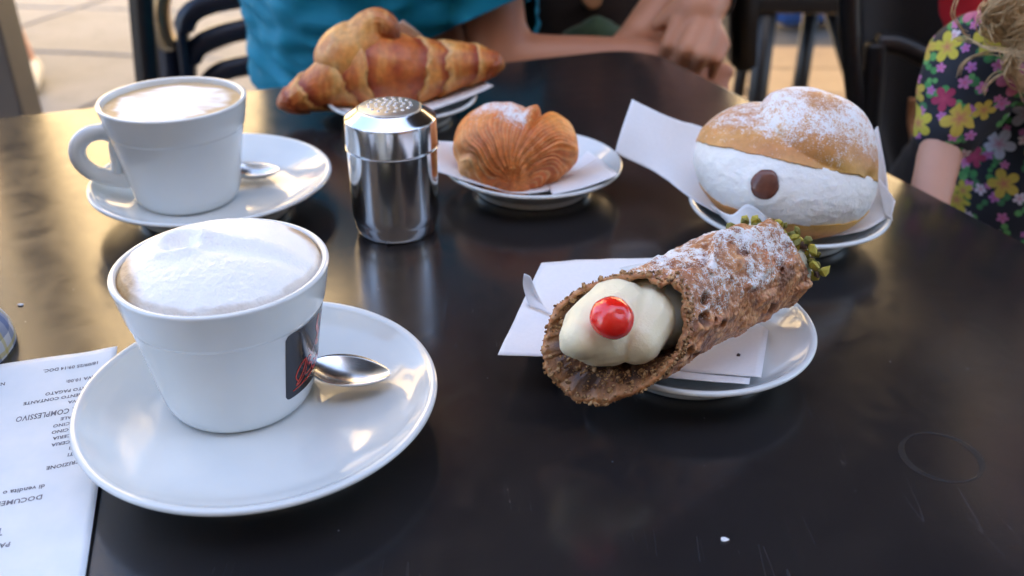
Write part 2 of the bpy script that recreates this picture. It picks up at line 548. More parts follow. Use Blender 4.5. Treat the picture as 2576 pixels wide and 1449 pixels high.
# floral print: two layers of flowers and one of leaves, flat print on dark cotton
def floral_mat():
    t = NT('floral_print')
    uv = t.n('ShaderNodeUVMap').outputs[0]
    base = (.012, .015, .024)
    out = None
    def layer(cur, scale, off, petals, size, cols, sharp, centre=None, rnd=.85, lo=.30):
        mp = t.n('ShaderNodeMapping'); mp.inputs['Location'].default_value = off; mp.inputs['Scale'].default_value = (scale, scale, scale)
        t.l(uv, mp.inputs['Vector'])
        vo = t.n('ShaderNodeTexVoronoi', voronoi_dimensions='2D', i_Scale=1.0, i_Randomness=rnd)
        t.l(mp.outputs[0], vo.inputs['Vector'])
        sub = t.n('ShaderNodeVectorMath', operation='SUBTRACT')
        t.l(mp.outputs[0], sub.inputs[0]); t.l(vo.outputs['Position'], sub.inputs[1])
        s = t.n('ShaderNodeSeparateXYZ'); t.l(sub.outputs[0], s.inputs[0])
        rc = t.n('ShaderNodeSeparateColor'); t.l(vo.outputs['Color'], rc.inputs[0])
        ang = t.math('ADD', t.math('ARCTAN2', s.outputs[1], s.outputs[0]), t.math('MULTIPLY', rc.outputs[0], 6.28))
        rad = t.math('SQRT', t.math('ADD', t.math('MULTIPLY', s.outputs[0], s.outputs[0]), t.math('MULTIPLY', s.outputs[1], s.outputs[1])))
        pet = t.math('ABSOLUTE', t.math('COSINE', t.math('MULTIPLY', ang, petals/2)))
        pet = t.math('POWER', pet, sharp)
        lim = t.math('MULTIPLY', t.math('ADD', t.math('MULTIPLY', pet, 1-lo), lo), t.math('ADD', t.math('MULTIPLY', rc.outputs[1], size*.5), size*.62))
        m = t.math('LESS_THAN', rad, lim)
        fl = t.ramp(rc.outputs[2], cols, 'CONSTANT')
        rel = t.math('DIVIDE', rad, lim)
        fl = t.mix(t.ramp(rel, [(0, .75), (.28, .35), (.55, 0.0)]), fl, centre or (.45, .06, .12))
        vein = t.math('GREATER_THAN', t.math('COSINE', t.math('MULTIPLY', ang, petals*3)), .9)
        fl = t.mix(t.math('MULTIPLY', vein, .22), fl, (.25, .05, .08))
        return t.mix(m, cur, fl)
    green = [(0, (.05, .25, .07)), (.5, (.10, .33, .10)), (.8, (.04, .18, .07))]
    c = layer(base, 19, (3.1, 1.7, 0), 2, .34, green, 1.3, (.04, .16, .05), 1, .05)
    c = layer(c, 22, (8.3, 4.2, 0), 2, .32, green, 1.5, (.04, .16, .05), 1, .05)
    c = layer(c, 26, (1.3, 7.9, 0), 5, .30, [(0, (.50, .17, .38)), (.5, (.42, .15, .40)), (.8, (.62, .55, .62))], .6)
    fl = [(0, (.50, .44, .05)), (.30, (.50, .14, .26)), (.44, (.46, .48, .58)), (.62, (.52, .40, .06)), (.80, (.34, .03, .09))]
    c = layer(c, 14.5, (5.63, .35, 0), 5, .42, fl, .6)
    t.base(c); t.set(Roughness=.85)
    t.bump(t.noise(1200), .15, .0004)
    return t.m
M['floral'] = floral_mat()

# ================================================================== THE SETTING
GZ = -.74
def ground(name, x0, x1, y0, y1, z, mat):
    me = mesh([(x0, y0, z), (x1, y0, z), (x1, y1, z), (x0, y1, z)], [(0, 1, 2, 3)])
    return tag(link(name, me, mat, None, False), kind='structure')
pave = ground('pavement', -60, 60, -60, 60, GZ-.012, M['joint'])
# irregular stone slabs with worn joints, far enough out to fill the view
def slab_mesh(poly, inset, h, seed):
    c = sum((Vector(p) for p in poly), Vector((0, 0)))/len(poly)
    ring = []
    n = len(poly)
    for i in range(n):
        a, b = Vector(poly[i]), Vector(poly[(i+1) % n])
        for s in range(4):
            p = a.lerp(b, s/4)
            q = p+(c-p).normalized()*inset
            k = .012
            ring.append((q.x+k*noise.noise(Vector((q.x*7, q.y*7, seed))), q.y+k*noise.noise(Vector((q.x*7, q.y*7, seed+9)))))
    m = len(ring)
    vs = [(x, y, -.02) for x, y in ring]+[(x, y, h-.004) for x, y in ring]
    vs += [(c.x+(x-c.x)*.985, c.y+(y-c.y)*.985, h) for x, y in ring]
    fs = [(i, (i+1) % m, m+(i+1) % m, m+i) for i in range(m)]+[(m+i, m+(i+1) % m, 2*m+(i+1) % m, 2*m+i) for i in range(m)]+[tuple(range(2*m, 3*m))]
    return mesh(vs, fs)
random.seed(3)
def jit(i, j):
    v = noise.noise_vector(Vector((i*3.7, j*5.1, .3)))
    return v.x*.14, v.y*.12
XW, YW = .92, .70
for j in range(-2, 9):
    for i in range(-6, 7):
        if i > -1 and j < 5: continue
        def P(a, b):
            dx, dy = jit(a, b)
            x, y = a*XW+dx+b*.21, b*YW+dy-.08*a
            return (x, y+1.2)
        poly = [P(i, j), P(i+1, j), P(i+1, j+1), P(i, j+1)]
        if max(p[0] for p in poly) > .6 and min(p[1] for p in poly) < 3.9: continue
        me = slab_mesh(poly, .013, .004+.003*random.random(), i*7+j)
        o = link('slab', me, M['slab'] if random.random() < .6 else M['slab_b'], pave, False)
        o.location.z = GZ+.003
# tan floor tiles on the right, under the chairs
floor = ground('terrace_floor', .2, 4.4, -2.0, 3.75, GZ, M['joint'])
tb = bpy.data.meshes.new('tile')
bm = bmesh.new(); box(bm, (0, 0, .004), (.592, .292, .008))
bmesh.ops.bevel(bm, geom=bm.edges[:], offset=.002, segments=1, affect='EDGES')
bm.to_mesh(tb); bm.free()
tb2 = tb.copy(); tb.materials.append(M['tile']); tb2.materials.append(M['tile_b'])
for i in range(7):
    for j in range(19):
        o = bpy.data.objects.new('tile', (tb, tb2)[random.random() < .5])
        COL.objects.link(o); o.parent = floor
        o.location = (.5+i*.6+(j % 2)*0, -1.85+j*.3, GZ+.0)
# sunlit building over the way
def building(name, x0, x1, y, h, wall, label, ny, nx, ww, wh, depth=6, sills=True):
    root = empty(name, ((x0+x1)/2, y, GZ))
    tag(root, label, 'building')
    cells_x = (x1-x0)/nx; cells_y = (h-.8)/ny
    bm = bmesh.new()
    xs, zs = [x0], []
    # wall made of piers and spandrels round real openings
    for i in range(nx):
        cx = x0+cells_x*(i+.5)
        l, r = cx-ww/2, cx+ww/2
        box(bm, ((x0+cells_x*i+l)/2, y+.2, GZ+h/2), (l-(x0+cells_x*i), .4, h))
        box(bm, ((r+x0+cells_x*(i+1))/2, y+.2, GZ+h/2), (x0+cells_x*(i+1)-r, .4, h))
        zprev = 0
        for j in range(ny):
            zb = cells_y*(j+.5)-wh/2+.3
            box(bm, (cx, y+.2, GZ+(zprev+zb)/2), (ww, .396, zb-zprev))
            zprev = zb+wh
        box(bm, (cx, y+.2, GZ+(zprev+h)/2), (ww, .396, h-zprev))
    box(bm, ((x0+x1)/2, y+depth/2+.4, GZ+h/2), (x1-x0, depth, h-.01))
    for v in bm.verts: v.co -= root.location
    bm_obj('wall', bm, wall, root)
    bm = bmesh.new(); box(bm, ((x0+x1)/2, y+.1, GZ+h+.15), (x1-x0+.5, 1.0, .3))
    for v in bm.verts: v.co -= root.location
    bm_obj('cornice', bm, M['trim'], root)
    for i in range(nx):
        cx = x0+cells_x*(i+.5)
        for j in range(ny):
            zb = cells_y*(j+.5)-wh/2+.3
            bm = bmesh.new()
            for sx_ in (-1, 1): box(bm, (sx_*(ww/2-.03), 0, wh/2), (.06, .06, wh))
            for zz in (.03, wh-.03, wh*.55): box(bm, (0, 0, zz), (ww-.124, .056, .06))
            box(bm, (0, .004, wh/2), (.05, .05, wh-.13))
            f = bm_obj('window', bm, M['trim'], root)
            f.location = Vector((cx, y+.15, GZ+zb))-root.location
            bm = bmesh.new(); box(bm, (0, .03, wh/2), (ww-.01, .012, wh-.01))
            bm_obj('pane', bm, M['glass'], f)
            bm = bmesh.new(); box(bm, (0, -.22, -.04), (ww+.2, .22, .078))
            bm_obj('sill', bm, M['trim'], f)
    return root
building('ochre_building', -9.5, 6.4, 8.2, 7.6, M['plaster'], 'sunlit ochre plaster building with tall windows across the square', 2, 6, 1.0, 1.9)
cb = empty('cafe_building', (0, -1.5, GZ)); tag(cb, 'grey brown plaster cafe front behind the photographer', 'building')
bm = bmesh.new()
for (xa, xb, za, zb) in [(-3.2, -1.2, 0, 6.2), (.6, 1.2, 0, 6.2), (2.8, 9, 0, 6.2), (-1.2, .6, 2.3, 6.2), (1.2, 2.8, 2.3, 6.2), (1.2, 2.8, 0, .9)]:
    box(bm, ((xa+xb)/2, -.2, (za+zb)/2), (xb-xa, .4, zb-za))
bm_obj('wall', bm, M['cafe_wall'], cb)
for (xa, xb, za, zb) in [(-1.2, .6, 0, 2.3), (1.2, 2.8, .9, 2.3)]:
    f = box_obj('window', ((xa+xb)/2, -.16, (za+zb)/2), (xb-xa-.01, .02, zb-za-.01), M['glass'], cb)
    for x in (xa+.03, xb-.03, (xa+xb)/2): box_obj('frame', (x, -.12, (za+zb)/2), (.06, .06, zb-za-.004), M['black_metal'], f)
# unseen dark canopy, added to darken the table's reflections and leave sky overhead
aw = empty('added_canopy', (1.6, 1, GZ)); tag(aw, 'unseen dark canopy added ahead of the table to darken its reflections', 'added_canopy')
AX0, AX1, AY0, AY1 = -.62, 5.5, .95, 3.7
vs, fs = [], []
nx_, ny_ = 24, 14
for i in range(nx_):
    for j in range(ny_):
        x = AX0+(AX1-AX0)*i/(nx_-1); y = AY0+(AY1-AY0)*j/(ny_-1)
        vs.append((x-1.6, y-1, 2.75-.55*(j/(ny_-1))-.03*abs(sin(i*pi/3))))
me = mesh(vs, grid_faces(nx_, ny_))
o = link('canopy', me, M['canvas'], aw)
md = o.modifiers.new('t', 'SOLIDIFY'); md.thickness = .006
box_obj('post', (AX1-.1-1.6, AY1-1.04, 1.1), (.06, .06, 2.2), M['black_metal'], aw)  # upright of the added canopy

# ------------------------------------------------------------------ the table
tab = empty('cafe_table', (0, 0, GZ)); tag(tab, 'dark lacquered square cafe table with rounded corners under all the dishes', 'table')
apex = Vector((.139, .985)); e1 = Vector((-.9245, -.381)).normalized(); e2 = Vector((.381, -.9245)).normalized()
SID = .80
def rrect(inset=0, R=.055, n=10):
    cs = []
    for (a, b, s0) in (((0), 0, 0), (1, 0, 1), (1, 1, 2), (0, 1, 3)):
        pass
    pts = []
    r = R-inset
    cen = apex+(e1+e2)*SID/2
    h = SID/2-inset
    for q in range(4):
        a0 = q*pi/2
        for k in range(n+1):
            t_ = a0+pi/2*k/n
            cxq = (h-r)*(1 if q in (0, 3) else -1); cyq = (h-r)*(1 if q in (0, 1) else -1)
            u, v = cxq+r*cos(t_), cyq+r*sin(t_)
            p = cen+e1*u+e2*v
            pts.append((p.x, p.y))
    return pts
def plate_from(rings):
    vs, fs = [], []
    n = len(rings[0][0])
    for ring, z in rings: vs += [(x, y, z) for x, y in ring]
    for i in range(len(rings)-1):
        for k in range(n):
            fs.append((i*n+k, i*n+(k+1) % n, (i+1)*n+(k+1) % n, (i+1)*n+k))
    fs.append(tuple(range(n))[::-1]); fs.append(tuple((len(rings)-1)*n+k for k in range(n)))
    me = mesh(vs, fs)
    bm = bmesh.new(); bm.from_mesh(me); bmesh.ops.recalc_face_normals(bm, faces=bm.faces); bm.to_mesh(me); bm.free()
    return me
top = link('tabletop', plate_from([(rrect(.0028), -.026), (rrect(.0008), -.0245), (rrect(), -.022), (rrect(), -.0035), (rrect(.0008), -.0014), (rrect(.0022), -.0003), (rrect(.004), 0)]), M['table'], tab, False)
top.location.z = -GZ
pb = link('apron', plate_from([(rrect(.06), -.06), (rrect(.06), -.0262)]), M['table_edge'], tab, False); pb.location.z = -GZ
cen = apex+(e1+e2)*SID/2
for a, b in ((1, 1), (1, -1), (-1, 1), (-1, -1)):
    p = cen+e1*(a*.28)+e2*(b*.28)
    box_obj('leg', (p.x, p.y, (-GZ-.0605)/2), (.04, .04, -GZ-.0605), M['black_metal'], tab, Matrix.Rotation(atan2(e1.y, e1.x), 3, 'Z'), .003)
# faint water ring: a dried deposit, geometry a few hundredths of a millimetre thick
t = NT('dried_ring'); t.base((.05, .05, .052)); t.set(Roughness=.4, Alpha=.32); M['ring'] = t.m
vs = []
for k in range(90):
    a = 2*pi*k/90
    wd = .0024+.0012*sin(a*2+1)
    for r in (.0165-wd/2, .0165+wd/2):
        vs.append((.189+r*cos(a), .321+r*sin(a), .00025))
o = link('water_ring', mesh(vs, grid_faces(90, 2, True)), M['ring'], None)
tag(o, 'faint dried ring mark on the bare table at right', 'stain')

# ================================================================== CUPS AND SAUCERS
def cup_profile():
    out = [(0, .0035), (.0235, .0035), (.0245, .0035), (.0255, .001), (.0265, .0), (.0290, 0), (.0312, .0012), (.0332, .0045), (.0347, .0095), (.0370, .0230), (.0397, .0385), (.0416, .0485), (.0421, .0500), (.0429, .0520), (.0446, .0605), (.0456, .0660), (.0460, .0679), (.0455, .0688), (.0444, .0690), (.0433, .0686), (.0427, .0675), (.0418, .0620), (.0395, .0500), (.0365, .0320), (.0320, .0110), (.0240, .0062), (0, .0055)]
    return smooth_profile(out, 4)
def wall_r(z):
    tb_ = [(.0, .0290), (.0095, .0347), (.0230, .0370), (.0385, .0397), (.0485, .0416), (.052, .0429), (.0605, .0446), (.066, .0456)]
    for (z0, r0), (z1, r1) in zip(tb_, tb_[1:]):
        if z <= z1: return r0+(r1-r0)*(z-z0)/(z1-z0)
    return .046
cup_me = lathe(cup_profile(), 128)
def handle_mesh():
    """loop in the x-z plane, leaving the wall at +x; a thick ear with a web down to its foot"""
    path = spline([(.0385, 0, .0500), (.046, 0, .0515), (.0545, 0, .0500), (.0610, 0, .0435), (.0618, 0, .0345), (.0570, 0, .0265), (.0490, 0, .0215), (.0400, 0, .0190), (.0330, 0, .0180)], 5)
    m = len(path)
    rad = [.0052+.0012*sstep(.55, 1, i/(m-1))+.0015*(1-sstep(0, .15, i/(m-1))) for i in range(m)]
    return tube_mesh(path, rad, 20, 1.0, 1.0)
hd = handle_mesh()
# the web between wall and ear
web = spline([(.0385, 0, .0475), (.0395, 0, .0400), (.0400, 0, .0310), (.0410, 0, .0240)], 4)
def foam_mesh(flat, seed):
    nr, na = 110, 240
    vs, cols = [], []
    R = .0431 if not flat else .0426
    for i in range(nr):
        r = R*(i/(nr-1))
        for k in range(na):
            a = 2*pi*k/na
            x, y = r*cos(a), r*sin(a)
            q = r/R
            edge = q+.055*FB((x, y, seed), 90, seed, 3)
            if flat:
                z = .0652+.0016*(1-q*q)+.0004*FB((x, y, 0), 120, seed)
                swirl = FB((x*1.0, y*2.6, seed), 38, seed, 3)
                cr = sstep(.74, .90, q+.26*swirl)
                lit = mixc((.94, .94, .93), (.58, .40, .20), cr)
                lit = mixc(lit, (.62, .47, .30), .6*sstep(.10, .30, swirl)*sstep(.2, .8, q))
            else:
                dome = .0112*(1-q**2.4)
                cx_, cy_ = -.0150, -.0030
                d = sqrt((x-cx_)**2+((y-cy_)*1.25)**2)
                crater = -.0066*math.exp(-(d/.0052)**2)+.0026*math.exp(-((d-.0100)/.0042)**2)
                ridge = (.0024*math.exp(-(((y-.0015)+.1*x)/.0045)**2)-.0022*math.exp(-(((y+.0065)+.1*x)/.0035)**2)*sstep(-.02, .0, x))*(1-q**2)
                z = .0690+dome+crater*(1-q**3)+ridge+.0008*FB((x, y, 0), 90, seed)+.00045*FB((x, y, 0), 520, seed+4, 2)*sstep(-.012, .012, -y-x*.5)+.0002*FB((x, y, 0), 300, seed+4, 2)
                z -= .0022*sstep(.93, 1, q)
                ang = a % (2*pi)
                g = math.exp(-((ang-.62)/.33)**2)+1.0*math.exp(-((ang-3.55)/.42)**2)
                cr = .85*sstep(.78, .90, edge+.09*g-.07)*min(1, g*1.6)+.35*sstep(.93, .97, edge)
                lit = mixc((.97, .96, .93), (.44, .27, .11), cr)
            vs.append((x, y, z)); cols.append(lit)
    me = mesh(vs, grid_faces(nr, na, False, True))
    setcol(me, cols)
    bm = bmesh.new(); bm.from_mesh(me); bmesh.ops.remove_doubles(bm, verts=bm.verts, dist=1e-7); bmesh.ops.recalc_face_normals(bm, faces=bm.faces)
    if sum(f.normal.z for f in bm.faces) < 0: bmesh.ops.reverse_faces(bm, faces=bm.faces)
    bm.to_mesh(me); bm.free()
    return me
def make_cup(x, y, z, hrot, flat, label, seed):
    root = empty('cappuccino_cup', (x, y, z)); tag(root, label, 'cup', 'cappuccino cups on their saucers')
    link('cup_body', cup_me, M['porcelain'], root)
    h = link('handle', hd, M['porcelain'], root); h.rotation_euler.z = hrot
    wm = tube_mesh(web, [.0046, .0040, .0040]+[.0046]*(len(web)-3), 14, .85, 1)
    wo = link('handle_root', wm, M['porcelain'], root); wo.rotation_euler.z = hrot
    link('foam', foam_mesh(flat, seed), M['foam'], root)
    return root
front_cup = make_cup(-.1257, .3556, .0065, radians(118), False, 'nearest white cappuccino cup with domed white foam and a black printed label', 1)
back_cup = make_cup(-.2176, .5775, .0065, radians(200), True, 'farther white cappuccino cup with round handle and tan swirled foam', 2)
# printed label on the near cup: a dark curved patch, script and a few marks
def on_wall(a, z, lift): 
    r = wall_r(z)+lift
    return Vector((r*cos(a), r*sin(a), z))
A0, A1, Z0, Z1 = radians(-41), radians(23), .0125, .0490
def patch():
    nu, nv = 40, 30
    vs = []
    for i in range(nu):
        for j in range(nv):
            u, v = i/(nu-1), j/(nv-1)
            # rounded corners
            rc = .07
            uu = A0+(A1-A0)*u
            zz = Z0+(Z1-Z0)*v
            du = min(u, 1-u)
            if du < rc:
                k = rc-sqrt(max(0, rc*rc-(rc-du)**2))
                zz = (Z0+Z1)/2+(zz-(Z0+Z1)/2)*(1-2*k*.9)
            vs.append(on_wall(uu, zz, .00012))
    return mesh(vs, grid_faces(nu, nv))
lab = link('printed_label', patch(), M['label_black'], front_cup)
def stroke(pts, wd, mat, lift=.00024, name='script'):
    """flat printed stroke given in label space (0..1, 0..1)"""
    P = smooth_profile(pts, 6)
    vs = []
    m = len(P)
    for i, (u, v) in enumerate(P):
        a = P[max(i-1, 0)]; b = P[min(i+1, m-1)]
        dx, dy = (b[0]-a[0])*.047, (b[1]-a[1])*.0365
        L = sqrt(dx*dx+dy*dy) or 1
        nx2, ny2 = -dy/L, dx/L
        ww = wd*(.6+.4*sin(pi*i/(m-1)))
        for s in (-1, 1):
            uu = u+s*nx2*ww/.047; v2 = v+s*ny2*ww/.0365
            vs.append(on_wall(A0+(A1-A0)*uu, Z0+(Z1-Z0)*v2, lift+.00001*i/m))
    return link(name, mesh(vs, grid_faces(m, 2)), mat, lab)
stroke([(.18, .20), (.14, .30), (.20, .42), (.30, .47), (.27, .34), (.20, .22), (.15, .17), (.20, .17), (.30, .26)], .00055, M['label_red'])   # B
stroke([(.30, .26), (.33, .40), (.36, .46), (.40, .42), (.36, .34), (.42, .32), (.42, .24), (.34, .22), (.30, .24)], .0005, M['label_red'])
stroke([(.47, .30), (.44, .25), (.47, .20), (.52, .24), (.52, .30), (.47, .31)], .0005, M['label_red'])    # o
stroke([(.55, .20), (.57, .32), (.61, .20), (.64, .32), (.67, .22), (.72, .30), (.76, .22), (.84, .32)], .0005, M['label_red'])
stroke([(.10, .10), (.30, .135), (.55, .19), (.85, .24)], .0005, M['label_red'])
stroke([(.52, .95), (.50, .80), (.56, .66), (.52, .55), (.60, .50)], .0016, M['label_pink'], .0002, 'print_mark')
stroke([(.62, .92), (.66, .75), (.62, .60)], .0020, M['label_pale'], .0002, 'print_mark')
stroke([(.33, .60), (.37, .52), (.42, .46), (.46, .42)], .0004, M['label_pale'], .0002, 'print_mark')
stroke([(.52, .62), (.46, .54), (.40, .44)], .0004, M['label_pale'], .0002, 'print_mark')

SAUCER = [(0, .0035), (.026, .0035), (.030, .0035), (.0465, .0036), (.0475, .0002), (.0497, .0000), (.0507, .0012), (.0515, .0062), (.0580, .0108), (.068, .0168), (.0755, .0200), (.0775, .0205), (.0782, .0216), (.0776, .0228), (.0762, .0230), (.0745, .0222), (.0725, .0205), (.066, .0158), (.055, .0105), (.045, .0078), (.037, .0067), (.031, .0062), (.025, .0060), (0, .0060)]
PLATE = [(0, .003), (.028, .003), (.0375, .0030), (.0385, .0002), (.0402, 0), (.0412, .0012), (.0422, .0050), (.0480, .0088), (.055, .0145), (.0605, .0172), (.0622, .0176), (.0628, .0187), (.0622, .0199), (.0608, .0201), (.0593, .0193), (.0565, .0168), (.050, .0120), (.042, .0085), (.036, .0072), (.030, .0065), (0, .0060)]
sau_me = lathe(smooth_profile(SAUCER, 4), 144)
pla_me = lathe(smooth_profile(PLATE, 4), 144)
for nm, me, x, y, lb, g in (
    ('saucer', sau_me, -.1110, .3366, 'large white saucer under the nearest cappuccino cup', 'cappuccino saucers'),
    ('saucer', sau_me, -.2000, .5782, 'large white saucer under the farther cup with the round handle', 'cappuccino saucers'),
    ('plate', pla_me, .0137, .6138, 'small white plate under the shell-shaped flaky pastry', 'small white pastry plates'),
    ('plate', pla_me, .0889, .4015, 'small white plate under the cannolo with the red cherry', 'small white pastry plates'),
    ('plate', pla_me, .1759, .5468, 'small white plate under the cream-filled bun', 'small white pastry plates'),
    ('plate', pla_me, -.0930, .7570, 'small white plate under the large croissant behind the shaker', 'small white pastry plates')):
    o = link(nm, me, M['porcelain']); o.location = (x, y, 0); tag(o, lb, 'saucer' if nm == 'saucer' else 'plate', g)
# ------------------------------------------------------------------ spoons: bowl towards the right, stem passing behind the cup
def spoon(loc, rz, label, tilt=0):
    root = empty('teaspoon', loc, rz); tag(root, label, 'spoon', 'teaspoons on the saucers')
    root.rotation_euler.y = tilt
    nu, nv = 36, 21
    top_, bot = [], []
    L, W, D_ = .0385, .0118, .0058
    for i in range(nu):
        u = i/(nu-1)
        wd = W*(max(0, sin(pi*u**.85)))**.62*(1-.12*u)+.0008
        if u < .06: wd = max(wd, .0024)
        for j in range(nv):
            v = -1+2*j/(nv-1)
            dep = -D_*(1-v*v)*sin(pi*min(1, u*.97+.02))**.8
            x = L*(.5-u)
            top_.append((-x, v*wd, dep+.0032*(abs(u-.5)*2)**3*.3))
    vs = top_+[(x, y, z-.0011) for x, y, z in top_]
    n = nu*nv
    fs = grid_faces(nu, nv)+grid_faces(nu, nv, off=n, flip=True)
    rim = [i*nv for i in range(nu)]+[(nu-1)*nv+j for j in range(1, nv)]+[i*nv+nv-1 for i in range(nu-2, -1, -1)]+[j for j in range(nv-2, 0, -1)]
    for a, b in zip(rim, rim[1:]+rim[:1]): fs.append((a, b, b+n, a+n))
    me = mesh(vs, fs)
    bm = bmesh.new(); bm.from_mesh(me); bmesh.ops.recalc_face_normals(bm, faces=bm.faces); bm.to_mesh(me); bm.free()
    link('bowl', me, M['brushed'], root)
    pth = spline([(-.0175, 0, -.0002), (-.024, 0, .0020), (-.036, 0, .0050), (-.055, 0, .0068), (-.075, 0, .0074), (-.090, 0, .0070)], 6)
    m = len(pth)
    rad = [.0021+.0022*sstep(.55, 1, i/(m-1)) for i in range(m)]
    link('handle', tube_mesh(pth, rad, 12, 1.0, .42), M['brushed'], root)
    return root
spoon((-.0745, .3580, .0185), radians(-14), 'steel teaspoon lying on the nearest saucer beside the labelled cup')
spoon((-.1800, .6030, .0165), radians(-8), 'steel teaspoon lying on the farther saucer behind the round-handled cup')
# ------------------------------------------------------------------ sugar shaker
sh = empty('sugar_shaker', (-.0745, .5440, 0)); tag(sh, 'polished steel sugar shaker with pierced domed lid between cup and pastries', 'shaker')
link('body', lathe(smooth_profile([(0, .0015), (.021, .0015), (.0225, .0004), (.0235, .0004), (.0252, .0030), (.0262, .0072), (.0266, .010), (.0272, .0125), (.0276, .018), (.0277, .040), (.0277, .0555), (.0277, .0575), (.0274, .0578), (.0266, .0578), (0, .0578)], 4), 128), M['steel'], sh)
link('lid', lathe(smooth_profile([(.0266, .0582), (.0278, .0582), (.0281, .0586), (.0281, .060), (.0279, .0740), (.0277, .0752), (.0270, .0762), (.0205, .0808), (.0200, .0812), (.0193, .0814), (.0193, .0814), (.0188, .0812), (.0140, .0822), (.0070, .0828), (0, .0830)], 4), 128), M['steel'], sh)
link('pierced_top', lathe(smooth_profile([(0, .0815), (.0180, .0811), (.0187, .0813), (.0187, .0817), (.0182, .0821), (.0140, .0829), (.0070, .0834), (0, .0836)], 3), 96), M['brushed_top'], sh)
dome = lathe(smooth_profile([(.00125, 0), (.0011, .0004), (.0008, .0006), (.00055, .0006), (.0004, .0001), (0, -.0002)], 3), 12)
for ring, cnt in ((.0, 1), (.0042, 6), (.0084, 11), (.0128, 16)):
    for k in range(cnt):
        a = 2*pi*k/cnt+ring*90
        o = link('hole_collar', dome, M['steel'], sh)
        o.location = (ring*cos(a), ring*sin(a), .0836-.0008*(ring/.014)**2); o.scale = (.9, .9, .8)
# ------------------------------------------------------------------ receipt
rc = empty('receipt', (0, 0, 0)); tag(rc, 'long white till receipt lying partly under the nearest saucer', 'receipt')
O_ = at(298, 880, .004); Rv = (at(0, 900, .004)-O_); Rv.z = 0
dn = (at(185, 1140, .004)-at(300, 884, .004))
# text frame: lines run to the left in the picture (upside down), the paper runs towards the camera
ex = Vector((-.962, -.272, 0)); ey = Vector((-ex.y, ex.x, 0))*-1   # ex: reading direction, -ey: next line is farther away
if ey.y > 0: ey = -ey
WID, LEN = .080, .23
def rz_(u, v):
    return .0012+.0035*math.exp(-(v/.020)**2)*(1)+.0006*sin(u*50+v*30)+.0016*math.exp(-((u)/.010)**2)
def rpt(u, v, lift=0):
    p = O_+ex*u+ey*v
    p.x += -.012*(v/LEN)**2*0
    return Vector((p.x, p.y, rz_(u, v)+lift))
vs = [rpt(WID*i/24, LEN*j/60) for i in range(25) for j in range(61)]
o = link('paper', mesh(vs, grid_faces(25, 61)), M['receipt'], rc)
md = o.modifiers.new('t', 'SOLIDIFY'); md.thickness = .0001; md.offset = -1
def txt_line(s, u, v, h, wscale=1.0):
    cu = bpy.data.curves.new('t', 'FONT'); cu.body = s; cu.size = h; cu.space_character = 1.05
    cu.resolution_u = 2; cu.offset = .00009
    ob = bpy.data.objects.new('t', cu); COL.objects.link(ob)
    me = bpy.data.meshes.new_from_object(ob.evaluated_get(bpy.context.evaluated_depsgraph_get()))
    bpy.data.objects.remove(ob)
    # reading direction ex, letter tops point along +ey (towards the camera)
    keep = []
    for vv in me.vertices:
        a, b = vv.co.x*wscale, vv.co.y
        vv.co = rpt(u+a, v+b, .0001)
    me.update()
    l = link('text_line', me, M['ink'], rc, False)
    return l
lines = [('18/09/25 09:14 DOC.', .008, .012, .0034), ('N. 0048411', .050, .0175, .0034), ('IVA 10.00:', .010, .024, .0034), ('IMPORTO PAGATO', .006, .0325, .0034), ('PAGAMENTO CONTANTE', .006, .038, .0034), ('DI CUI IVA', .006, .0435, .0034),
         ('TOTALE COMPLESSIVO', .004, .0505, .0062), ('SUBTOTALE', .006, .058, .0034), ('CAPPUCCINO', .006, .0635, .0034), ('CAPPUCCINO', .006, .069, .0034), ('PASTICCERIA', .006, .0745, .0034), ('PASTICCERIA', .006, .080, .0034),
         ('GELATI', .006, .0855, .0034), ('GELATI', .006, .091, .0034), ('DESCRIZIONE', .004, .0985, .0036), ('di vendita o', .022, .110, .0040), ('DOCUMENTO', .022, .1165, .0044), ('TEL.0', .034, .133, .0070), ('PART. IVA', .030, .142, .0040), ('SESSA', .034, .149, .0042), ('CORSO', .036, .156, .0042), ('RA', .038, .163, .0042)]
for s, u, v, h in lines: txt_line(s, u, v*.84 if v < .1 else v-.0158, h*.9, .9 if h < .006 else .62)
# ------------------------------------------------------------------ napkins
def napkin(name, ctrl, label, nsub=8, seed=0, amp=.0011, thick=.00035):
    """ctrl: rows of (px, py, z) control points"""
    rows = [[at(*c) for c in r] for r in ctrl]
    # interpolate along each row, then between the rows
    R1 = [smooth_profile([tuple(p) for p in r], nsub) for r in rows]
    cols = list(zip(*R1))
    G = [smooth_profile(list(c), nsub) for c in cols]
    nu, nv = len(G), len(G[0])
    vs = []
    for c in G:
        for p in c:
            vs.append((p[0], p[1], p[2]+amp*FB(p, 60, seed, 3)))
    me = mesh(vs, grid_faces(nu, nv))
    o = link(name, me, M['paper'])
    md = o.modifiers.new('t', 'SOLIDIFY'); md.thickness = thick
    tag(o, label, 'napkin', 'paper napkins under the pastries')
    return o
def part_sheet(name, ctrl, parent, nsub=6, seed=0, amp=.0005):
    o = napkin(name, ctrl, None, nsub, seed, amp)
    for k in ('label', 'category', 'group'):
        if k in o: del o[k]
    o.parent = parent
    return o
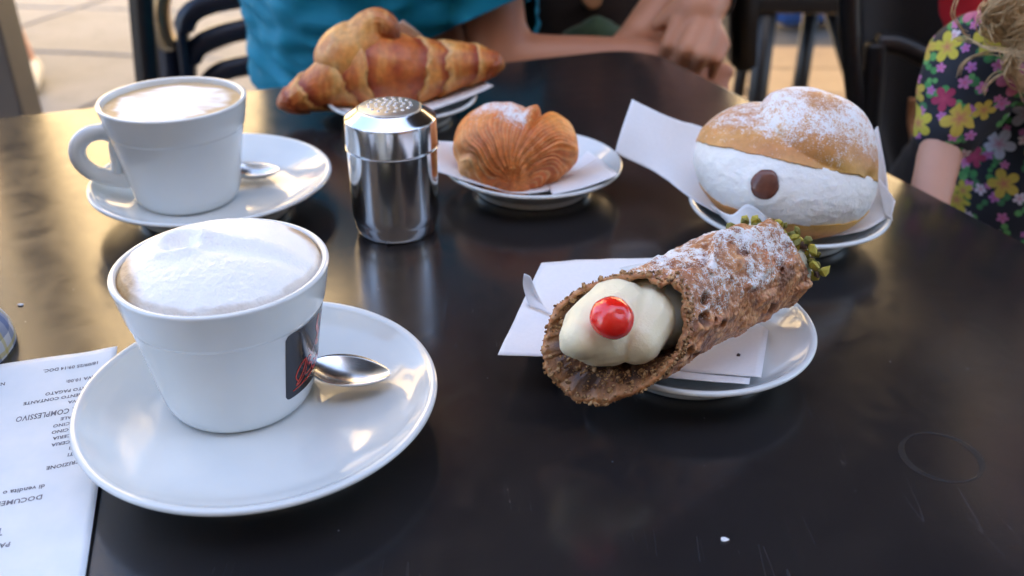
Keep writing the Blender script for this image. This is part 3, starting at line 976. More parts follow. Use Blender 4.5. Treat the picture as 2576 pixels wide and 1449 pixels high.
# under the cannolo
nk = napkin('napkin', [[(1362, 660, .020), (1310, 770, .0235), (1252, 892, .0215)],
                       [(1560, 650, .0205), (1480, 800, .0210), (1420, 900, .0205)],
                       [(1760, 650, .0085), (1700, 830, .0090), (1650, 925, .0150)],
                       [(1955, 700, .0085), (1935, 820, .0090), (1915, 950, .0160)]],
            'white paper napkin under the cannolo, its pointed corner sticking out over the table', 8, 1)
part_sheet('under_fold', [[(1560, 905, .0140), (1600, 935, .0175)], [(1700, 925, .0125), (1700, 950, .0175)], [(1890, 935, .0120), (1885, 966, .0170)]], nk, 6, 3)
part_sheet('curled_flap', [[(1318, 688, .0400), (1316, 720, .0330), (1330, 770, .0245)], [(1335, 700, .0390), (1350, 745, .0290), (1385, 790, .0245)], [(1340, 735, .0310), (1375, 780, .0245), (1400, 800, .0240)]], nk, 6, 2)
# under the shell-shaped pastry
nk = napkin('napkin', [[(1090, 352, .030), (1096, 395, .027), (1102, 432, .0235)],
                       [(1180, 362, .016), (1180, 410, .014), (1200, 462, .0200)],
                       [(1300, 390, .0080), (1290, 430, .0080), (1320, 486, .0165)],
                       [(1420, 370, .0090), (1440, 415, .0090), (1450, 462, .0160)],
                       [(1480, 380, .014), (1515, 405, .0180), (1554, 437, .0235)]],
            'white paper napkin under the shell-shaped pastry, tucked against the shaker', 7, 4)
part_sheet('folded_layer', [[(1375, 462, .0120), (1390, 489, .0205)], [(1450, 430, .0120), (1475, 470, .0215)], [(1500, 400, .0170), (1553, 440, .0245)]], nk, 6, 5)
# under the cream bun
nk = napkin('napkin', [[(1590, 250, .062), (1566, 318, .050), (1547, 384, .036)],
                       [(1690, 296, .050), (1665, 365, .038), (1650, 435, .026)],
                       [(1790, 330, .036), (1790, 430, .020), (1775, 520, .0190)],
                       [(1980, 430, .0080), (1980, 500, .0080), (1950, 590, .0150)],
                       [(2140, 380, .020), (2160, 480, .0120), (2150, 585, .0165)],
                       [(2207, 318, .058), (2226, 420, .038), (2242, 540, .0225)]],
            'white paper napkin under the cream bun with one large flap raised at left', 7, 6)
part_sheet('front_fold', [[(1785, 515, .0300), (1830, 560, .0240)], [(1838, 540, .0330), (1862, 592, .0260)], [(1880, 514, .0440), (1900, 590, .0270)], [(1925, 545, .0400), (1955, 600, .0260)]], nk, 6, 7)
part_sheet('side_corner', [[(2205, 440, .0330), (2225, 545, .0225)], [(2228, 470, .0320), (2243, 555, .0240)], [(2252, 505, .0310), (2240, 548, .0250)]], nk, 6, 8)
# under the croissant
nk = napkin('napkin', [[(800, 240, .0120), (860, 275, .0170), (960, 300, .0190)],
                       [(960, 180, .0085), (1000, 230, .0080), (1040, 285, .0180)],
                       [(1050, 160, .0100), (1100, 200, .0120), (1130, 262, .0200)],
                       [(1120, 170, .0220), (1180, 190, .0250), (1242, 216, .0270)]],
            'white paper napkin under the large croissant with a corner hanging past the plate', 7, 9)
part_sheet('raised_corner', [[(950, 100, .0560), (1014, 50, .0740)], [(1010, 110, .0520), (1040, 70, .0670)], [(1080, 130, .0440), (1075, 100, .0560)]], nk, 6, 10)

# ================================================================== CANNOLO
def make_cannolo():
    root = empty('cannolo', (.0889, .4015, 0)); tag(root, 'big fried cannolo with ricotta cream, red candied cherry and pistachio crumbs', 'pastry')
    P0 = at(1550, 846, .0470); P1 = at(1912, 672, .0440)
    A = (P1-P0).normalized()
    side = A.cross(Vector((0, 0, 1))).normalized()      # towards the camera
    up = side.cross(A).normalized()
    S0, S1 = -.020, (P1-P0).length+.011
    Rm = .0252
    def cut(ph):      # where the front opening lies at angle ph (0 = top, +90 deg = camera side)
        return S0-.0015+.0212*(1+cos(ph-radians(43)))+.002*N((cos(ph), sin(ph), 0), 3, 4)+.0011*FB((cos(ph), sin(ph), 1), 12, 4, 3)
    def end(ph):
        return S1-.0085+.0085*cos(ph-radians(140))+.0022*N((cos(ph), sin(ph), 2), 3, 8)
    SEAM = radians(8)
    pits = []
    rnd = random.Random(5)
    for k in range(26): pits.append((rnd.uniform(.0, S1), rnd.uniform(.2, 2.6), rnd.uniform(.0008, .0020)))
    pits += [(.030, 1.25, .0038), (.034, .92, .0030), (.020, 1.75, .0036), (.042, 1.5, .0032), (.085, 1.9, .0048), (.028, 1.95, .0028)]
    def rad(s, ph):
        u = (s-S0)/(S1-S0)
        r = Rm*(1-.10*u+.09*sstep(.35, -.1, u)-.03*sin(u*pi))
        a = (ph-SEAM) % (2*pi)
        seam = SEAM+.22*sin(s*60)+.12*sin(s*170)
        a = (ph-seam) % (2*pi)
        r += .0042*(1-sstep(0, .9, a))*(1 if a < pi else 0)
        if a < .09: r -= .0042*(1-a/.09)*.9
        r += .0028*math.exp(-((s-S1*.60)/.016)**2)*max(0, cos(ph+.25))
        q = (cos(ph)*.024, sin(ph)*.024, s)
        r += .0019*FB(q, 55, 1, 3)+.0006*abs(FB(q, 210, 2, 3))+.0007*FB(q, 330, 44, 3)+.0004*N(q, 900, 4)
        b = FB((q[0], q[1], q[2]*.55), 120, 6, 2)
        r += .0016*max(0, b-.08)*3
        for (ps, pp, pr) in pits:
            ds = s-ps
            if abs(ds) > pr*2: continue
            dp = (((ph-pp+pi) % (2*pi))-pi)*Rm
            d = sqrt(ds*ds+dp*dp*1.0)/pr
            if d < 1.9: r += -.0026*(1-sstep(.45, 1.0, d))+.0007*math.exp(-((d-1.2)/.25)**2)
        return r
    nu, nv = 230, 280
    vs, cols, base_r = [], [], []
    def pos(s, ph, r):
        c = P0+A*s
        squash = 1.0
        return c+up*(r*cos(ph)*1.02)+side*(r*sin(ph)*squash)
    tan_, mid, dark, red = (.70, .31, .115), (.52, .20, .07), (.14, .040, .016), (.70, .24, .07)
    for i in range(nu):
        for j in range(nv):
            ph = 2*pi*j/nv
            a, b = cut(ph), end(ph)
            s = a+(b-a)*i/(nu-1)
            r = rad(s, ph)
            p = pos(s, ph, r)
            q = (p.x, p.y, p.z)
            f = FB(q, 70, 11, 4)
            c = mixc(tan_, mid, .5+1.4*f)
            hh = FB((cos(ph)*.024, sin(ph)*.024, s), 330, 44, 3)
            c = mixc(c, (.82, .46, .20), .7*sstep(.02, .30, hh))
            c = mixc(c, (.28, .085, .03), .6*sstep(.04, .30, -hh))
            c = mixc(c, red, sstep(.05, .35, FB(q, 45, 14, 3)))
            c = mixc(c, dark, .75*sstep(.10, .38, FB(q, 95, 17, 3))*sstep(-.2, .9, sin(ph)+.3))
            for (ps, pp, pr) in pits:
                ds = s-ps
                if abs(ds) < pr:
                    dp = (((ph-pp+pi) % (2*pi))-pi)*Rm
                    d = sqrt(ds*ds+dp*dp)/pr
                    if d < 1: c = mixc(c, (.05, .018, .009), .8*(1-sstep(.5, 1, d)))
            # sugar settles on what faces up
            upf = cos(ph-radians(6))
            sug = sstep(-.35, .75, upf)*(.51+.26*FB(q, 60, 21, 3)+.22*hh)*sstep(-.01, .012, s-a+.006)
            cols.append((c[0], c[1], c[2], sug)); vs.append(p)
    n0 = len(vs)
    ni = 40
    for i in range(ni):
        for j in range(nv):
            ph = 2*pi*j/nv
            a, b = cut(ph), end(ph)
            if i < 26:
                s = a+(.038)*(i/25)
            else: s = a+.038+(b-a-.038)*(i-25)/(ni-26)
            kf = sstep(0, .30, (s-a)/.038)*(1-sstep(.8, 1.0, (s-a)/.038)*.6)
            r = rad(s, ph)*(.96-.30*kf*sstep(.3, -.5, cos(ph-radians(20))))-.0012+.0030*FB((cos(ph)*.02, sin(ph)*.02, s), 220, 31, 3)
            p = pos(s, ph, r)
            q = (p.x, p.y, p.z)
            c = mixc((.07, .030, .020), (.30, .13, .06), .4+1.6*FB(q, 120, 33, 3))
            c = mixc((.46, .22, .09), c, sstep(.0, .006, s-a+.002*N(q, 200, 3)))
            sug = .30*sstep(-.2, .9, -cos(ph))*sstep(0, .02, .02-(s-a))
            cols.append((c[0], c[1], c[2], sug)); vs.append(p)
    fs = grid_faces(nu, nv, False, True)+grid_faces(ni, nv, False, True, n0, True)
    for j in range(nv):
        k = (j+1) % nv
        fs.append((j, n0+j, n0+k, k))
        e0 = (nu-1)*nv; e1_ = n0+(ni-1)*nv
        fs.append((e0+j, e0+k, e1_+k, e1_+j))
    L = -root.location
    me = mesh([v+L for v in vs], fs)
    setcol(me, cols)
    bm = bmesh.new(); bm.from_mesh(me); bmesh.ops.recalc_face_normals(bm, faces=bm.faces); bm.to_mesh(me); bm.free()
    shell = link('shell', me, M['cannolo'], root)
    # cream at the front: soft overlapping lobes
    def pt(px, py, z): return at(px, py, z)+L
    prims = [(pt(1436, 868, .050), .0050, pt(1462, 852, .053), .0090),
             (pt(1462, 850, .053), .0095, pt(1500, 830, .053), .0140),
             (pt(1500, 832, .052), .0150, pt(1552, 790, .054), .0160),
             (pt(1548, 798, .053), .0150, pt(1580, 765, .052), .0125),
             (pt(1500, 868, .047), .0095, pt(1540, 862, .047), .0100),
             (pt(1602, 850, .048), .0118, pt(1622, 800, .052), .0140),
             (pt(1625, 760, .054), .0125, pt(1645, 738, .053), .0120),
             (pt(1650, 800, .048), .0100, pt(1668, 762, .050), .0110),
             (pt(1650, 745, .049), .0130, pt(1740, 705, .047), .0150),
             (pt(1520, 850, .044), .0110, pt(1620, 830, .042), .0120)]
    def cd(co, n_): return .0004*FB(co, 120, 3, 2)
    organic('front_cream', prims, .0009, M['ricotta'], root, 2, cd)
    organic('inner_cream', [(P0+A*.026+up*.001+L, .0165, P0+A*(S1-.012)+L, .0165)], .0016, M['ricotta_w'], root, 4)
    # cream and pistachio at the far end
    eb = P0+A*(S1-.010)+up*.006+L
    organic('rear_cream', [(eb+side*-.010-up*.000+A*.003, .0125, eb+side*.008-up*.002+A*.009, .0125), (eb-up*.008, .013, eb+side*.010+A*.009-up*.008, .012)], .0012, M['ricotta_w'], root, 4, cd)
    # cherry
    cc = at(1540, 800, .0655)+L
    bm = bmesh.new()
    bmesh.ops.create_uvsphere(bm, u_segments=40, v_segments=26, radius=.0092)
    for v in bm.verts:
        v.co *= 1+.07*noise.noise(v.co*120)+.022*noise.noise(v.co*330)-.10*math.exp(-((v.co-Vector((.002, -.003, .0085))).length/.0022)**2)
        v.co.z *= .86
    ch = bm_obj('cherry', bm, M['cherry'], root, True)
    ch.location = cc; ch.rotation_euler = (.5, -.2, .3)
    # pistachio pieces clinging to the far rim
    rnd = random.Random(12)
    shapes = []
    for k in range(6):
        bm = bmesh.new()
        bmesh.ops.create_icosphere(bm, subdivisions=1, radius=1)
        for v in bm.verts:
            v.co *= 1+.55*noise.noise(v.co*1.4+Vector((k*7.1, 0, 0)))
            v.co.z *= .62; v.co.y *= .85
        me = bpy.data.meshes.new('pistachio'); bm.to_mesh(me); bm.free(); shapes.append(me)
    mats = [M['pist_y'], M['pist_y'], M['pist_g'], M['pist_g'], M['pist_b']]
    vari = {}
    for k in range(62):
        ph = radians(rnd.uniform(-62, 100))
        rr_ = .0222+rnd.uniform(-.0060, .0030)
        s = end(ph)+.0075+rnd.uniform(-.0045, .0040)
        p = P0+A*s+up*(rr_*cos(ph)+.0015)+side*(rr_*sin(ph))+L
        si, mi = rnd.randrange(6), rnd.randrange(5)
        if (si, mi) not in vari:
            m2 = shapes[si].copy(); m2.materials.append(mats[mi]); vari[(si, mi)] = m2
        o = link('pistachio_piece', vari[(si, mi)], None, root, False)
        o.location = p
        sz = rnd.uniform(.0019, .0040)
        o.scale = (sz, sz, sz)
        o.rotation_euler = (rnd.uniform(0, 6), rnd.uniform(0, 6), rnd.uniform(0, 6))
    # crumbs on the front lip: far too many and too small to count
    bm = bmesh.new()
    for k in range(2200):
        ph = rnd.uniform(0, 2*pi)
        # most on the lower, near and left inside of the lip
        if cos(ph) > .2 and rnd.random() < .35: continue
        a = cut(ph)
        inside = rnd.random() < .72
        s = a+(rnd.uniform(0, .017) if inside else rnd.uniform(-.0004, .005))
        r = rad(s, ph)*((.96-.30*sstep(0, .30, (s-a)/.038)*sstep(.3, -.5, cos(ph-radians(20)))) if inside else 1.0)+(-.0010 if inside else .0003)
        p = pos(s, ph, r)+L
        sz = rnd.uniform(.0003, .0010)*(2.3 if rnd.random() < .08 else 1)
        m4 = Matrix.Translation(p) @ Euler((rnd.uniform(0, 6), rnd.uniform(0, 6), 0)).to_matrix().to_4x4() @ Matrix.Diagonal((sz, sz*.8, sz*.55, 1))
        bmesh.ops.create_icosphere(bm, subdivisions=1, radius=1, matrix=m4)
    o = bm_obj('crumbs', bm, M['nut_mixed'], root, False); o['kind'] = 'stuff'
    return P0, A, side, up
make_cannolo()

# ================================================================== SHELL-SHAPED FLAKY PASTRY
def make_clam():
    root = empty('flaky_pastry', (.0137, .6138, 0)); tag(root, 'shell-shaped flaky pastry with fanned layers and powdered sugar on its napkin', 'pastry')
    L = -root.location
    apex_ = at(1300, 476, .0145)                # where the layers run together, low and near
    C = aty(1296, 384, .600)
    X = Vector((1, -.08, 0)).normalized()        # to the right of the picture
    D = (C-apex_); D = (D-X*D.dot(X)).normalized()     # from the apex up and back
    Z = X.cross(D).normalized()
    if Z.y > 0: Z = -Z                            # towards the camera / up
    nu, nv = 150, 320
    vs, cols = [], []
    # silhouette half-widths by angle in the X-D plane measured from the centre, seen from the camera
    def sil(t):
        # t: 0 = +X, 90 = +D (up/back), 180 = -X, 270 = apex
        pts = [(0, .0430), (25, .0435), (50, .0395), (68, .0320), (75, .0300), (84, .0325), (105, .0365), (130, .0415), (155, .0440), (180, .0430), (205, .0400), (228, .0362), (248, .0345), (262, .0365), (270, .0370), (280, .0350), (295, .0310), (315, .0305), (338, .0350), (360, .0430)]
        d = math.degrees(t) % 360
        for (a, r0), (b, r1) in zip(pts, pts[1:]):
            if d <= b:
                k = (d-a)/(b-a); k = k*k*(3-2*k)
                return r0+(r1-r0)*k
        return .043
    AP = Vector((.002, -.034))                  # apex in the X-D plane
    for i in range(nu):
        th = pi*i/(nu-1)                        # 0 = towards camera pole, pi = behind
        for j in range(nv):
            t = 2*pi*j/nv
            rr_ = sil(t)
            x = rr_*sin(th)*cos(t); d = rr_*sin(th)*sin(t)
            zz = .0310*cos(th)
            # fan angle round the apex
            fx, fd = x-AP.x, d-AP.y
            fan = atan2(fd, fx)
            dist = sqrt(fx*fx+fd*fd+zz*zz*.5)
            fall = sstep(.0, .02, dist)
            wob = .05*N((x, d, zz), 60, 5)
            lay = (fan+dist*9.0+wob*1.6+zz*2.2+.05*N((x, d, zz), 25, 15))*30
            saw = (lay/(2*pi)) % 1.0
            saw2 = ((fan+dist*11.0+wob*2.2+zz*2.6)*86/(2*pi)) % 1.0
            edge = max(0, cos(th)+.55)
            leaf = (sstep(0, .82, saw)-sstep(.86, 1, saw))
            fine = (sstep(0, .75, saw2)-sstep(.8, 1, saw2))
            lowreg = sstep(.062, .030, dist)
            amp = (.0002+.0008*lowreg)*fall
            bump = amp*(leaf-.5)+.0006*fall*(fine-.5)*(.25+lowreg)
            # big crease between the round lobe and the right lobe
            ca = fan-radians(74)-.25*(zz*10)*0
            crease = math.exp(-((ca)/.055)**2)*sstep(.030, .058, dist)
            lip = math.exp(-((ca-.10)/.07)**2)*sstep(.03, .058, dist)
            bump += -.0068*crease+.0026*lip
            # hollow on the left under the first leaf
            la = math.exp(-((fan-radians(149))/.07)**2)*sstep(.02, .045, dist)
            bump += -.0018*la
            nrm = Vector((x/.043, d/.038, zz/.031)).normalized()
            p = C+X*(x+nrm.x*bump)+D*(d+nrm.y*bump)+Z*(zz+nrm.z*bump)
            if p.z < .0095: p.z = .0095+(p.z-.0095)*.12
            q = (p.x, p.y, p.z)
            gold, brown, pale, deep = (.88, .31, .055), (.74, .17, .022), (.92, .58, .22), (.40, .080, .012)
            c = mixc(gold, brown, .5+1.3*FB(q, 45, 3, 3)+.5*lowreg*.6)
            c = mixc(c, pale, .55*math.exp(-((fan-radians(155))/.14)**2)*sstep(.02, .035, dist))
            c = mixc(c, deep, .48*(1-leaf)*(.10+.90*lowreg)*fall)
            c = mixc(c, pale, (.15+.35*lowreg)*(sstep(.45, .8, saw2)-sstep(.8, .92, saw2))*fall)
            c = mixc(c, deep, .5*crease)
            sg = sstep(.032, .078, p.z+.010*N(q, 60, 9))*sstep(radians(68), radians(84), fan)*1.0+.25*sstep(.040, .055, p.z)
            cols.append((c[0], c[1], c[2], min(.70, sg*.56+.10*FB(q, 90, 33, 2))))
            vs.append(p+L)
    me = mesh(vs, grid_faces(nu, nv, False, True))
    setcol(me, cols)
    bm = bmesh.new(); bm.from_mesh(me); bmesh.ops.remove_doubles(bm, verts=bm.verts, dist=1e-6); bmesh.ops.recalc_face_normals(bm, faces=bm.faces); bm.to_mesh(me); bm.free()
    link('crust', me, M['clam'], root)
make_clam()

# ================================================================== CREAM BUN
def make_bun():
    root = empty('cream_bun', (.1759, .5468, 0)); tag(root, 'sugar-dusted round bun with a knob, split and filled with thick white cream', 'pastry')
    L = -root.location
    C = Vector((.1680, .5400, .0450))
    E3 = Vector((.0570, .0550, .0355))
    tiltm = Matrix.Rotation(radians(9), 3, 'Y') @ Matrix.Rotation(radians(10), 3, 'X')
    nT = (Matrix.Rotation(radians(7), 3, 'Y') @ Matrix.Rotation(radians(-3), 3, 'X')) @ Vector((0, 0, 1))
    def surf(dirv, k=1.0):
        v = Vector((dirv.x*E3.x, dirv.y*E3.y, dirv.z*E3.z))*k
        return C+tiltm @ v
    # an axis system for each half: pole n, cut at angle lim from the pole
    def half(name, pole, lim, knob, seed, lowlim=None):
        pole = pole.normalized()
        a, b = frame_of(pole)
        nu, nv = 90, 180
        vs, cols = [], []
        LIM = []
        for j in range(nv):
            ph = 2*pi*j/nv
            LIM.append(lim(pole, a*cos(ph)+b*sin(ph)))
        for i in range(nu):
            for j in range(nv):
                ph = 2*pi*j/nv
                dcur = a*cos(ph)+b*sin(ph)
                # front (towards the camera) the halves gape, behind they meet
                lim_ = LIM[j]
                th = lim_*i/(nu-1)
                dv = pole*cos(th)+dcur*sin(th)
                p = surf(dv, 1.0)
                q = (p.x, p.y, p.z)
                up_ = dv.z
                off = .0012*FB(q, 30, seed, 3)+.0003*FB(q, 180, seed+3, 3)
                kn = 0
                if knob:
                    # round knob on the top right
                    kc = Vector((.34, .10, .90)).normalized()
                    ang = math.acos(max(-1, min(1, dv.dot(kc))))
                    R_ = .80
                    wl = sstep(.10, -.30, dv.x-kc.x)
                    kn = (sqrt(max(0, 1-(ang/R_)**2)) if ang < R_ else 0)*wl+(1-sstep(0, R_*1.25, ang))*(1-wl)
                    off += .0150*kn**1.1
                    off += -.0008*math.exp(-((ang-R_*1.03)/.10)**2)*sstep(.35, -.1, dv.x-kc.x)
                    # torn hollow on the right shoulder
                    hc = Vector((.72, -.50, .50)).normalized()
                    ha = math.acos(max(-1, min(1, dv.dot(hc))))
                    off -= .0040*math.exp(-(ha/.085)**2)
                nrm = (tiltm @ Vector((dv.x/E3.x, dv.y/E3.y, dv.z/E3.z))).normalized()
                p = p+nrm*off
                if not knob and p.z < .0085: p.z = .0085+(p.z-.0085)*.15
                crust, gold, pale = (.56, .23, .075), (.70, .36, .11), (.66, .44, .20)
                f = .5+1.2*FB(q, 35, seed+7, 3)
                c = mixc(crust, gold, f)
                rimk = sstep(lim_*.78, lim_*.97, th+.06*FB(q, 60, seed+1, 2))
                front = sstep(-.1, .7, -dcur.y)
                if knob: 
                    c = mixc(c, (.64, .36, .09), rimk*sstep(.0, .5, dcur.x+.3)*front)
                    ring = math.exp(-((ang-.30)/.1)**2)
                    topk = 1-sstep(.10, .26, math.acos(max(-1, min(1, dv.dot(Vector((.12, .02, 1)).normalized())))))
                    c = mixc(c, (.50, .22, .11), .6*topk)
                    sug = .535-.14*topk+.09*FB(q, 55, 9, 3)+.12*FB(q, 220, 19, 2)-.16*sstep(.55, .97, th/lim_)-.25*math.exp(-(ha/.09)**2)
                    sug += .06*kn
                else:
                    c = mixc(c, (.80, .44, .08), rimk*sstep(-.4, .3, dcur.x))
                    sug = .14
                cols.append((c[0], c[1], c[2], max(0, sug))); vs.append(p+L)
        # close with the cut face, rounded over
        n0 = len(vs)
        for k in (.93, .0):
            for j in range(nv):
                base = vs[(nu-1)*nv+j]
                cc = sum((Vector(vs[(nu-1)*nv+q_]) for q_ in range(0, nv, 6)), Vector((0, 0, 0)))/len(range(0, nv, 6))
                p = cc.lerp(base, k) if k else cc
                if k: p = p+(-(tiltm@pole) if knob else (tiltm@pole))*.0012
                vs.append(p); cols.append((.70, .46, .16, 0))
        fs = grid_faces(nu+2, nv, False, True)
        me = mesh(vs, fs); setcol(me, cols)
        bm = bmesh.new(); bm.from_mesh(me); bmesh.ops.remove_doubles(bm, verts=bm.verts, dist=1e-6); bmesh.ops.recalc_face_normals(bm, faces=bm.faces); bm.to_mesh(me); bm.free()
        return link(name, me, M['bun'], root)
    def lim_by(plane, sign):
        def f(pole, d):
            w_ = .0011*noise.noise(d*3)+.0007*noise.noise(d*9)
            for k in range(20, 170):
                th = radians(k)
                p = surf(pole*cos(th)+d*sin(th))
                if (p.z-plane(p)-w_)*sign < 0: return th
            return radians(100)
        return f
    lim_top = lim_by(lambda p: max(.0505+.34*(.54-p.y)-.22*(p.x-.168), .036), 1)
    lim_bot = lim_by(lambda p: min(.0300-.09*(p.x-.168)+.05*(.54-p.y), .038), -1)
    half('bun_top', Vector((.20, .28, 1)), lim_top, True, 2)
    half('bun_base', Vector((.08, .10, -1)), lim_bot, False, 5)
    # cream between the halves, smoothed flush by a knife
    bm = bmesh.new()
    bmesh.ops.create_uvsphere(bm, u_segments=200, v_segments=130, radius=1)
    for v in bm.verts:
        d = v.co.normalized()
        p = surf(d, .985)
        over = p.z-max(.0505+.34*(.54-p.y)-.22*(p.x-.168), .036)
        under = min(.0300-.09*(p.x-.168)+.05*(.54-p.y), .038)-p.z
        p = surf(d, .985-.09*sstep(.000, .006, over)-.05*sstep(0, .006, under))
        q = (p.x, p.y, p.z)
        wav = .0010*FB(q, 40, 3, 3)+.0010*abs(FB((q[0]*.6, q[1], q[2]*1.5), 150, 5, 3))+.0009*max(0, FB(q, 90, 6, 2)-.1)
        dr = (p-at(1925, 465, .057)).length
        wav += .0016*math.exp(-((dr-.0125)/.004)**2)-.0012*math.exp(-(dr/.008)**2)
        if p.z < .013: p.z = .013
        v.co = p+L+(tiltm @ d)*wav
    bm_obj('cream_filling', bm, M['whip'], root, True)
    # chocolate drop pressed into the cream
    dc = None
    d0 = ray(1925, 465)
    # march the view ray on to the cream ellipsoid
    inv = tiltm.inverted()
    best = None
    for k in range(4000):
        P = Vector((0, 0, CH))+d0*(.35+k*.0001)
        l = inv @ (P-C)
        if (l.x/E3.x)**2+(l.y/E3.y)**2+(l.z/E3.z)**2 < .985**2:
            best = P; break
    if best is None: best = at(1925, 465, .057)
    l = inv @ (best-C)
    nrm = (tiltm @ Vector((l.x/E3.x**2, l.y/E3.y**2, l.z/E3.z**2))).normalized()
    bm = bmesh.new(); bmesh.ops.create_uvsphere(bm, u_segments=32, v_segments=20, radius=.0080)
    for v in bm.verts:
        v.co *= 1+.10*noise.noise(v.co*150)+.05*noise.noise(v.co*420)
        v.co.z *= .36; v.co.y *= 1.06
    o = bm_obj('chocolate_drop', bm, M['choc_drop'], root, True)
    o.rotation_euler = nrm.to_track_quat('Z', 'Y').to_euler()
    o.location = best+nrm*.0008+L
make_bun()

# ================================================================== LARGE CROISSANT
def make_croissant():
    root = empty('croissant', (-.093, .757, 0)); tag(root, 'large golden croissant with dark baked bands overhanging its plate behind the shaker', 'pastry')
    L = -root.location
    cps = [((700, 268), .742, .0020), ((722, 258), .742, .0105), ((765, 240), .744, .0165), ((815, 218), .747, .0215), ((870, 194), .752, .0290), ((930, 182), .757, .0360), ((995, 178), .760, .0345), ((1055, 176), .764, .0290), ((1110, 170), .768, .0240), ((1160, 163), .772, .0205), ((1205, 160), .776, .0165), ((1245, 162), .778, .0110), ((1268, 168), .780, .0020)]
    raw = []
    for (px, y, r) in cps:
        p = aty(px[0], px[1], y)
        raw.append((p.x, p.y, p.z, r))
    P = smooth_profile(raw, 16)
    m = len(P)
    nv = 110
    bands = [0, .105, .225, .36, .47, .56, .66, .76, .88, 1.01]
    vs, cols = [], []
    for i, (x, y, z, r) in enumerate(P):
        t = i/(m-1)
        a_, b_ = Vector(P[max(i-1, 0)][:3]), Vector(P[min(i+1, m-1)][:3])
        dirv = (b_-a_).normalized()
        fy = dirv.cross(Vector((0, 0, 1))).normalized()
        fz = fy.cross(dirv).normalized()
        for j in range(nv):
            ph = 2*pi*j/nv
            # spiral layers: each strip overlaps the next one towards the middle
            sl = .038*sin(ph+.6)+.030*FB((cos(ph), sin(ph), t*3), 2, 3, 2)
            tt = t+(sl if t < .5 else -sl)
            if tt < .5: u = tt*2
            else: u = (1-tt)*2
            k = 0
            edges = [0, .27, .43, .69, .86, 1.3]
            for q in range(5):
                if edges[q] <= u < edges[q+1]: k = q
            f = (u-edges[k])/(edges[k+1]-edges[k]) if u >= 0 else 0
            rr_ = r*(1+.11*(f-.35)-.14*sstep(.90, 1.0, f)*(1 if k < 4 else 0))
            q3 = (x+cos(ph)*.02, y+sin(ph)*.02, z)
            rr_ += .0010*FB((x*1.0, cos(ph)*.03, sin(ph)*.03), 60, 7, 3)+.0004*FB((x, cos(ph)*.03, sin(ph)*.03), 300, 8, 2)
            p = Vector((x, y, z))+fy*(rr_*cos(ph)*.95)+fz*(rr_*sin(ph)*.92)
            gold, brown, dark, pale = (.74, .31, .065), (.58, .15, .025), (.33, .045, .010), (.85, .55, .20)
            n3 = FB((p.x, p.y*.6, p.z*.6), 70, 4, 3)
            st = FB((p.x*3.4, p.y*.7, p.z*.7), 75, 9, 2)
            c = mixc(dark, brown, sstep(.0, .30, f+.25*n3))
            c = mixc(c, gold, sstep(.22, .75, f+.35*n3+.55*st))
            c = mixc(c, pale, sstep(.70, 1.0, f+.45*st)*(.62 if k < 4 else .5))
            if k == 0: c = mixc(mixc(brown, gold, .5+.9*st), dark, .75*sstep(.30, .85, f+.2*n3))
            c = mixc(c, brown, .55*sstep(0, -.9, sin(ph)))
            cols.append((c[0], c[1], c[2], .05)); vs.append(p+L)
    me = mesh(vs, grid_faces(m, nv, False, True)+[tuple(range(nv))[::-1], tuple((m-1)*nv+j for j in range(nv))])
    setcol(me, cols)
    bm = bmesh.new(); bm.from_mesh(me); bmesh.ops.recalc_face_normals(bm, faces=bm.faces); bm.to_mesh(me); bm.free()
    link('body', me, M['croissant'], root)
    # the raised middle lobe, bending over to the right
    raw = []
    for (px, y, r) in [((868, 190), .760, .026), ((880, 160), .758, .0300), ((900, 128), .758, .0280), ((922, 96), .758, .0220), ((938, 66), .758, .0150), ((956, 56), .757, .0110), ((978, 72), .756, .0095), ((994, 102), .754, .0050)]:
        p = aty(px[0], px[1], y); raw.append((p.x, p.y, p.z, r))
    P = smooth_profile(raw, 9)
    m = len(P)
    vs, cols = [], []
    for i, (x, y, z, r) in enumerate(P):
        t = i/(m-1)
        a_, b_ = Vector(P[max(i-1, 0)][:3]), Vector(P[min(i+1, m-1)][:3])
        dirv = (b_-a_).normalized()
        fy = Vector((0, 1, 0))
        fx = dirv.cross(fy).normalized()
        for j in range(nv):
            ph = 2*pi*j/nv
            rr_ = r*(1+.05*FB((cos(ph), sin(ph), t*4), 1.6, 12, 3))+.0006*FB((x, cos(ph)*.03, sin(ph)*.03), 160, 8, 2)
            p = Vector((x, y, z))+fy*(rr_*cos(ph))+fx*(rr_*sin(ph))
            n3 = FB((p.x, p.y, p.z), 70, 24, 3)
            c = mixc((.80, .40, .10), (.58, .18, .035), sstep(.35, .85, t+.35*n3))
            c = mixc(c, (.66, .24, .045), sstep(.0, .5, .5-t+.5*n3)); st = FB((p.x*3, p.y, p.z*.8), 90, 29, 2); c = mixc(c, (.88, .55, .20), .5*sstep(.05, .4, st))
            c = mixc(c, (.24, .06, .02), sstep(.72, .95, t+.2*n3))
            cols.append((c[0], c[1], c[2], .05)); vs.append(p+L)
    me = mesh(vs, grid_faces(m, nv, False, True)+[tuple(range(nv))[::-1], tuple((m-1)*nv+j for j in range(nv))])
    setcol(me, cols)
    bm = bmesh.new(); bm.from_mesh(me); bmesh.ops.recalc_face_normals(bm, faces=bm.faces); bm.to_mesh(me); bm.free()
    link('raised_lobe', me, M['croissant'], root)
make_croissant()
